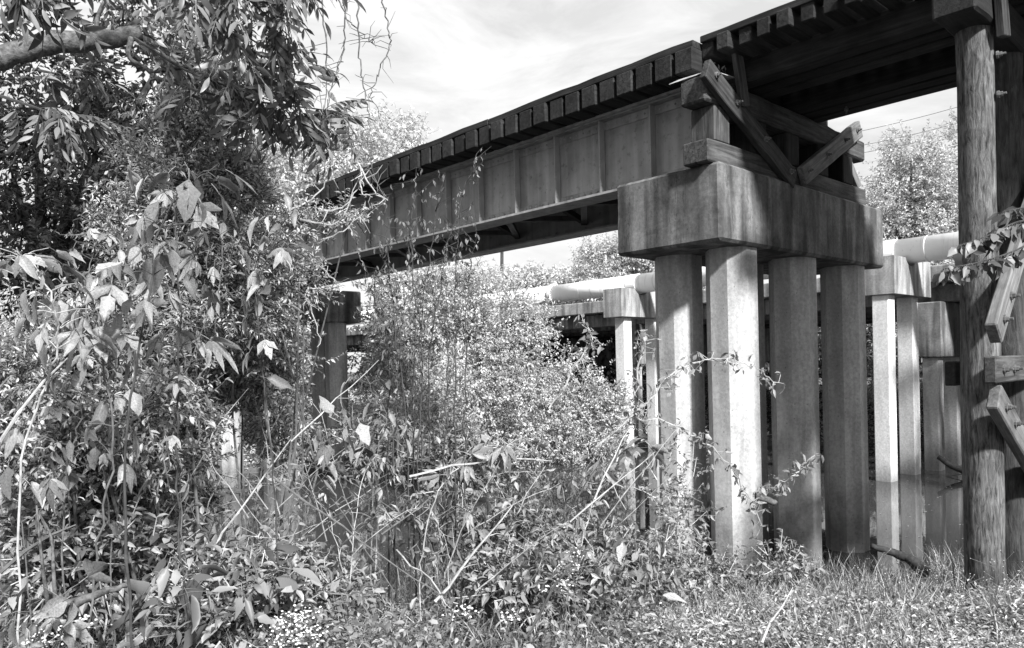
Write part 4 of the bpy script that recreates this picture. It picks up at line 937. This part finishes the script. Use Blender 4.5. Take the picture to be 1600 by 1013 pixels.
branch_thing('fallen_branch', 'dark curved dead branch at the water edge right of the near pier', [(1360,853,8.4),(1400,866,8.3),(1425,876,8.2),(1442,893,8.1),(1440,905,8.1)], [.03,.045,.055,.08,.06], 'deadwood', ([(1410,870,8.5),(1440,895,8.5),(1468,905,8.4)], [(1440,900,8.3),(1400,908,8.2),(1360,912,8.2)]))
branch_thing('driftwood', 'driftwood stuck beside the pipe bent columns in the water', [(1466,714,16.2),(1490,730,16.0),(1520,740,15.8)], [.05,.06,.07], 'deadwood', ([(1520,738,15.8),(1480,745,16),(1455,752,16.2)],))
branch_thing('fallen_branch', 'thick pale fallen branch at the bottom left corner', [(20,1030,3.5),(70,975,3.6),(100,950,3.7),(150,930,3.8),(200,915,3.9)], [.035,.036,.03,.02,.012], 'palebark', ([(88,955,3.6),(84,900,3.6),(80,840,3.7),(60,800,3.8)], [(95,950,3.6),(105,930,3.6),(112,920,3.6)], [(78,965,3.6),(66,880,3.5),(57,790,3.5)]))
branch_thing('fallen_branch', 'pale broken stub poking out beside the bright near pier column', [(1180,775,6.5),(1196,780,6.5),(1212,786,6.5)], [.03,.03,.026], 'palebark')

# ---------------- ground cover
def cover(name, label, cat, mat, n, vr, ur, hfun, nl, ll, lw, tm, seed, spread=.06, upright=.5, dens=None):
    rg = np.random.default_rng(seed); v = np.sqrt(rg.uniform(vr[0]**2, vr[1]**2, n)); u = rg.uniform(ur[0], ur[1], n)*v
    if dens is not None:
        keep = rg.uniform(0, 1, n) < dens(u, v); u, v = u[keep], v[keep]; n = len(u)
    z = np.array([G(a, b) for a, b in zip(u, v)]); X = u*CA+v*SA; Y = -u*SA+v*CA
    keep = z > 0.02; X, Y, z, u, v = X[keep], Y[keep], z[keep], u[keep], v[keep]; n = len(X)
    H = hfun(u, v)*rg.uniform(.45, 1.15, n)
    i = np.repeat(np.arange(n), nl); t = np.tile((np.arange(nl)+.4)/nl, n)
    lean = rg.normal(size=(n, 2))*.35
    P = np.stack([X[i]+lean[i, 0]*H[i]*t+rg.normal(size=len(i))*spread*.4, Y[i]+lean[i, 1]*H[i]*t+rg.normal(size=len(i))*spread*.4, z[i]+H[i]*t], 1)
    A_ = unit(len(i), rg)*np.array([1, 1, .5]) + np.array([0, 0, upright-.3]); N = unit(len(i), rg)*.7+np.array([0, 0, 1.0])
    L_ = ll*rg.uniform(.5, 1.3, len(i)); V, T, Q = inst(tm, P, A_, N, L_, L_*lw)
    o = link(name, mesh_np(name, V, [T, Q]), MT[mat]); tag(o, label, cat, None, 'stuff')
    return X, Y, z, H
patch = lambda u, v: np.where((v > 5.6) & (u/v > -.42) & (u/v < -.07), .25, 1)*np.clip(.55 + .5*np.sin(u*2.3+v*1.1)*np.cos(v*2.9-u*.8) + .35*np.sin(u*5.7-v*3.3), .12, 1)
hl = lambda u, v: (.75+.5*np.sin(u*1.9+.7*v)*np.sin(v*2.3+u))*np.where(u > .8, .22, .40)*np.clip((7.4-v)/2.5, np.where(u > .8, .10, .22), 1)
cover('weed_cover', 'dense small leaf weeds covering the near bank', 'weeds', 'weed', 19000, (2.6, 9.3), (-.78, .82), hl, 8, .055, .5, T8, 81, dens=patch)
cover('grass', 'thin grass blades among the near bank weeds', 'grass', 'weed', 40000, (2.6, 9.2), (-.78, .82), lambda u, v: .12*np.ones(len(u)), 1, .27, .03, BL, 82, upright=1.6, dens=lambda u, v: np.clip(.5+.6*np.sin(u*3.1-v*1.7)*np.sin(v*2.2+u), .1, 1)*np.where((u > 2) & (v > 6.5), .35, 1))
fine = lambda u, v: np.clip((u-.2)/1.0, 0, 1)
cover('fine_weeds', 'fine leaved low weeds on the bank below the trestle', 'weeds', 'privet', 15000, (3.2, 9.2), (0, .85), lambda u, v: .27*(.8+.5*np.sin(u*3+v)*np.sin(v*3.1))*np.clip((7.4-v)/2.5, .12, 1), 9, .034, .45, T2, 83, dens=fine)
cover('far_weeds', 'low weeds along the far water edge', 'weeds', 'bush', 6000, (19.0, 27), (-.7, .7), lambda u, v: .5*np.ones(len(u)), 6, .13, .5, T2, 84)
cover('dry_litter', 'dry blades and broken stems littering the near bank', 'litter', 'cane', 9000, (2.6, 8.8), (-.78, .82), lambda u, v: .16*np.ones(len(u)), 1, .26, .03, BL, 85, upright=.35)
cover('tall_grass', 'taller ragged grass tufts around the pier feet and pile', 'grass', 'privet', 5200, (6.0, 9.0), (.05, .7), lambda u, v: .05*np.ones(len(u)), 1, .30, .022, BL, 86, upright=2.2, dens=lambda u, v: np.clip(.1+.9*np.sin(u*4.3+v*2.1)*np.sin(v*3.7-u), .03, 1))
# white flower heads
GF = 'white flower clusters in the weeds'
def flower(px, py, D, n, r, lab):
    p = at(px, py, D); g = ground_at(px, D); root = empty('white_flower', g, lab, 'flower', GF); m = MB(); f = MB()
    m.tube([g, g.lerp(p, .6)+rv(.02), p-Vector((0, 0, .03))], [.004, .003, .002], 4)
    for k in range(n):
        q = p + Vector((random.gauss(0, r), random.gauss(0, r), random.gauss(0, r*.5))); m.tube([p-Vector((0, 0, .03)), q], .0012, 3, False)
        f.dome(q, (random.uniform(-.3, .3), random.uniform(-.3, .3), 1), random.uniform(.004, .0085), 6)
    m.build('stem', MT['twig'], root); tag(f.build('flower_heads', MT['flower'], root), kind='stuff')
for a in ((455,975,3.6,60,.05,'large white flower cluster at the bottom left of centre'),(484,992,3.6,56,.045,'white flower cluster right of the large bottom one'),(474,960,3.7,40,.035,'small white flower cluster above the large bottom one'),(436,1002,3.5,46,.05,'white flower cluster on the bottom edge left of the large one'),
          (890,885,4.6,26,.03,'white flower cluster in the middle weeds beside the dark arching stem'),(897,866,4.6,20,.03,'highest white flower cluster in the middle weeds'),(878,912,4.5,22,.03,'white flower cluster just left of the dark arching stem'),(725,955,4.1,34,.04,'white flower cluster at the bottom centre by the thin curved cane'),(795,962,4.0,28,.03,'white flower cluster at the bottom centre left of the dark arching stem'),
          (848,918,4.4,20,.03,'lone white flower cluster between bottom centre and middle clusters'),(100,990,3.4,34,.05,'white flower cluster at the bottom left corner by the fallen branch'),(132,972,3.5,28,.04,'white flower cluster right of the corner fallen branch'),(60,1002,3.3,30,.04,'leftmost white flower cluster on the bottom edge')): flower(*a)
# seed heads on the right
GH = 'seed head sprigs on the bank below the trestle'
for k in range(34):
    px = random.uniform(1150, 1600); D = random.uniform(5.0, 8.6); g = ground_at(px, D); h = random.uniform(.3, .5); root = empty('seed_sprig', g, 'thin upright sprig with tiny pale seed heads near the water edge', 'sprig', GH); m = MB(); f = MB()
    tpv = g+Vector((random.gauss(0, .06), random.gauss(0, .06), h)); m.tube([g, g.lerp(tpv, .5)+rv(.01), tpv], [.003, .0025, .0015], 4, False)
    for j in range(12):
        s0 = g.lerp(tpv, random.uniform(.35, .95)); e = s0+Vector((random.gauss(0, .05), random.gauss(0, .05), random.uniform(.02, .09))); m.tube([s0, e], .0012, 3, False); f.dome(e, (0, 0, 1), random.uniform(.002, .0042), 5)
    m.build('stem', MT['twig'], root); tag(f.build('seed_heads', MT['flower'], root), kind='stuff')
# specks floating on the water
rg = np.random.default_rng(9); n = 900; v = rg.uniform(9.5, 19, n); u = rg.uniform(-.5, .75, n)*v
C_ = np.stack([u*CA+v*SA, -u*SA+v*CA, np.full(n, .004)], 1); A_ = unit(n, rg)*np.array([1, 1, 0]); L_ = rg.uniform(.012, .05, n)
V, T, Q = inst(tmpl([(0,0,0), (.5,-.5,.02), (1,0,0), (.5,.5,.02)], ([(0,1,2), (0,2,3)], [])), C_, A_, np.tile([0, 0, 1.0], (n, 1)), L_, L_*.6)
tag(link('floating_specks', mesh_np('specks', V, [T, Q]), MT['cane']), 'pale leaf specks floating on the river surface', 'leaves', None, 'stuff')

# ---------------- utility pole and wires far behind
up_ = empty('utility_pole', ground_at(783, 60), 'distant utility pole under the girder left of the pipe', 'utility pole'); g = ground_at(783, 60); m = MB()
m.tube([g, at(785, 300, 60)], [.16, .11], 8); m.build('pole', MT['dark_pile'], up_, True)
m = MB(); p = at(785, 320, 60); m.tube([p-Vector(Rt)*1.2, p+Vector(Rt)*1.2], .06, 6); m.build('crossarm', MT['dark_pile'], up_)
GP = 'power lines behind the bridges'
for k, (a, b2, lab) in enumerate((((1240,227,60),(1660,120,46),'topmost thin power line in the gap above the pipe'), ((1240,248,60),(1660,148,46),'middle thin power line in the gap above the pipe'), ((1240,258,60),(1660,165,46),'lowest thin power line in the gap above the pipe'), ((500,410,60),(1000,450,62),'thin power line passing the distant utility pole'))):
    pts = smooth_path([at(*a), (at(*a)+at(*b2))/2-Vector((0, 0, .3)), at(*b2)], 6); m = MB(); m.tube(pts, .016, 5); tag(m.build('power_line', MT['wire']), lab, 'power line', GP)
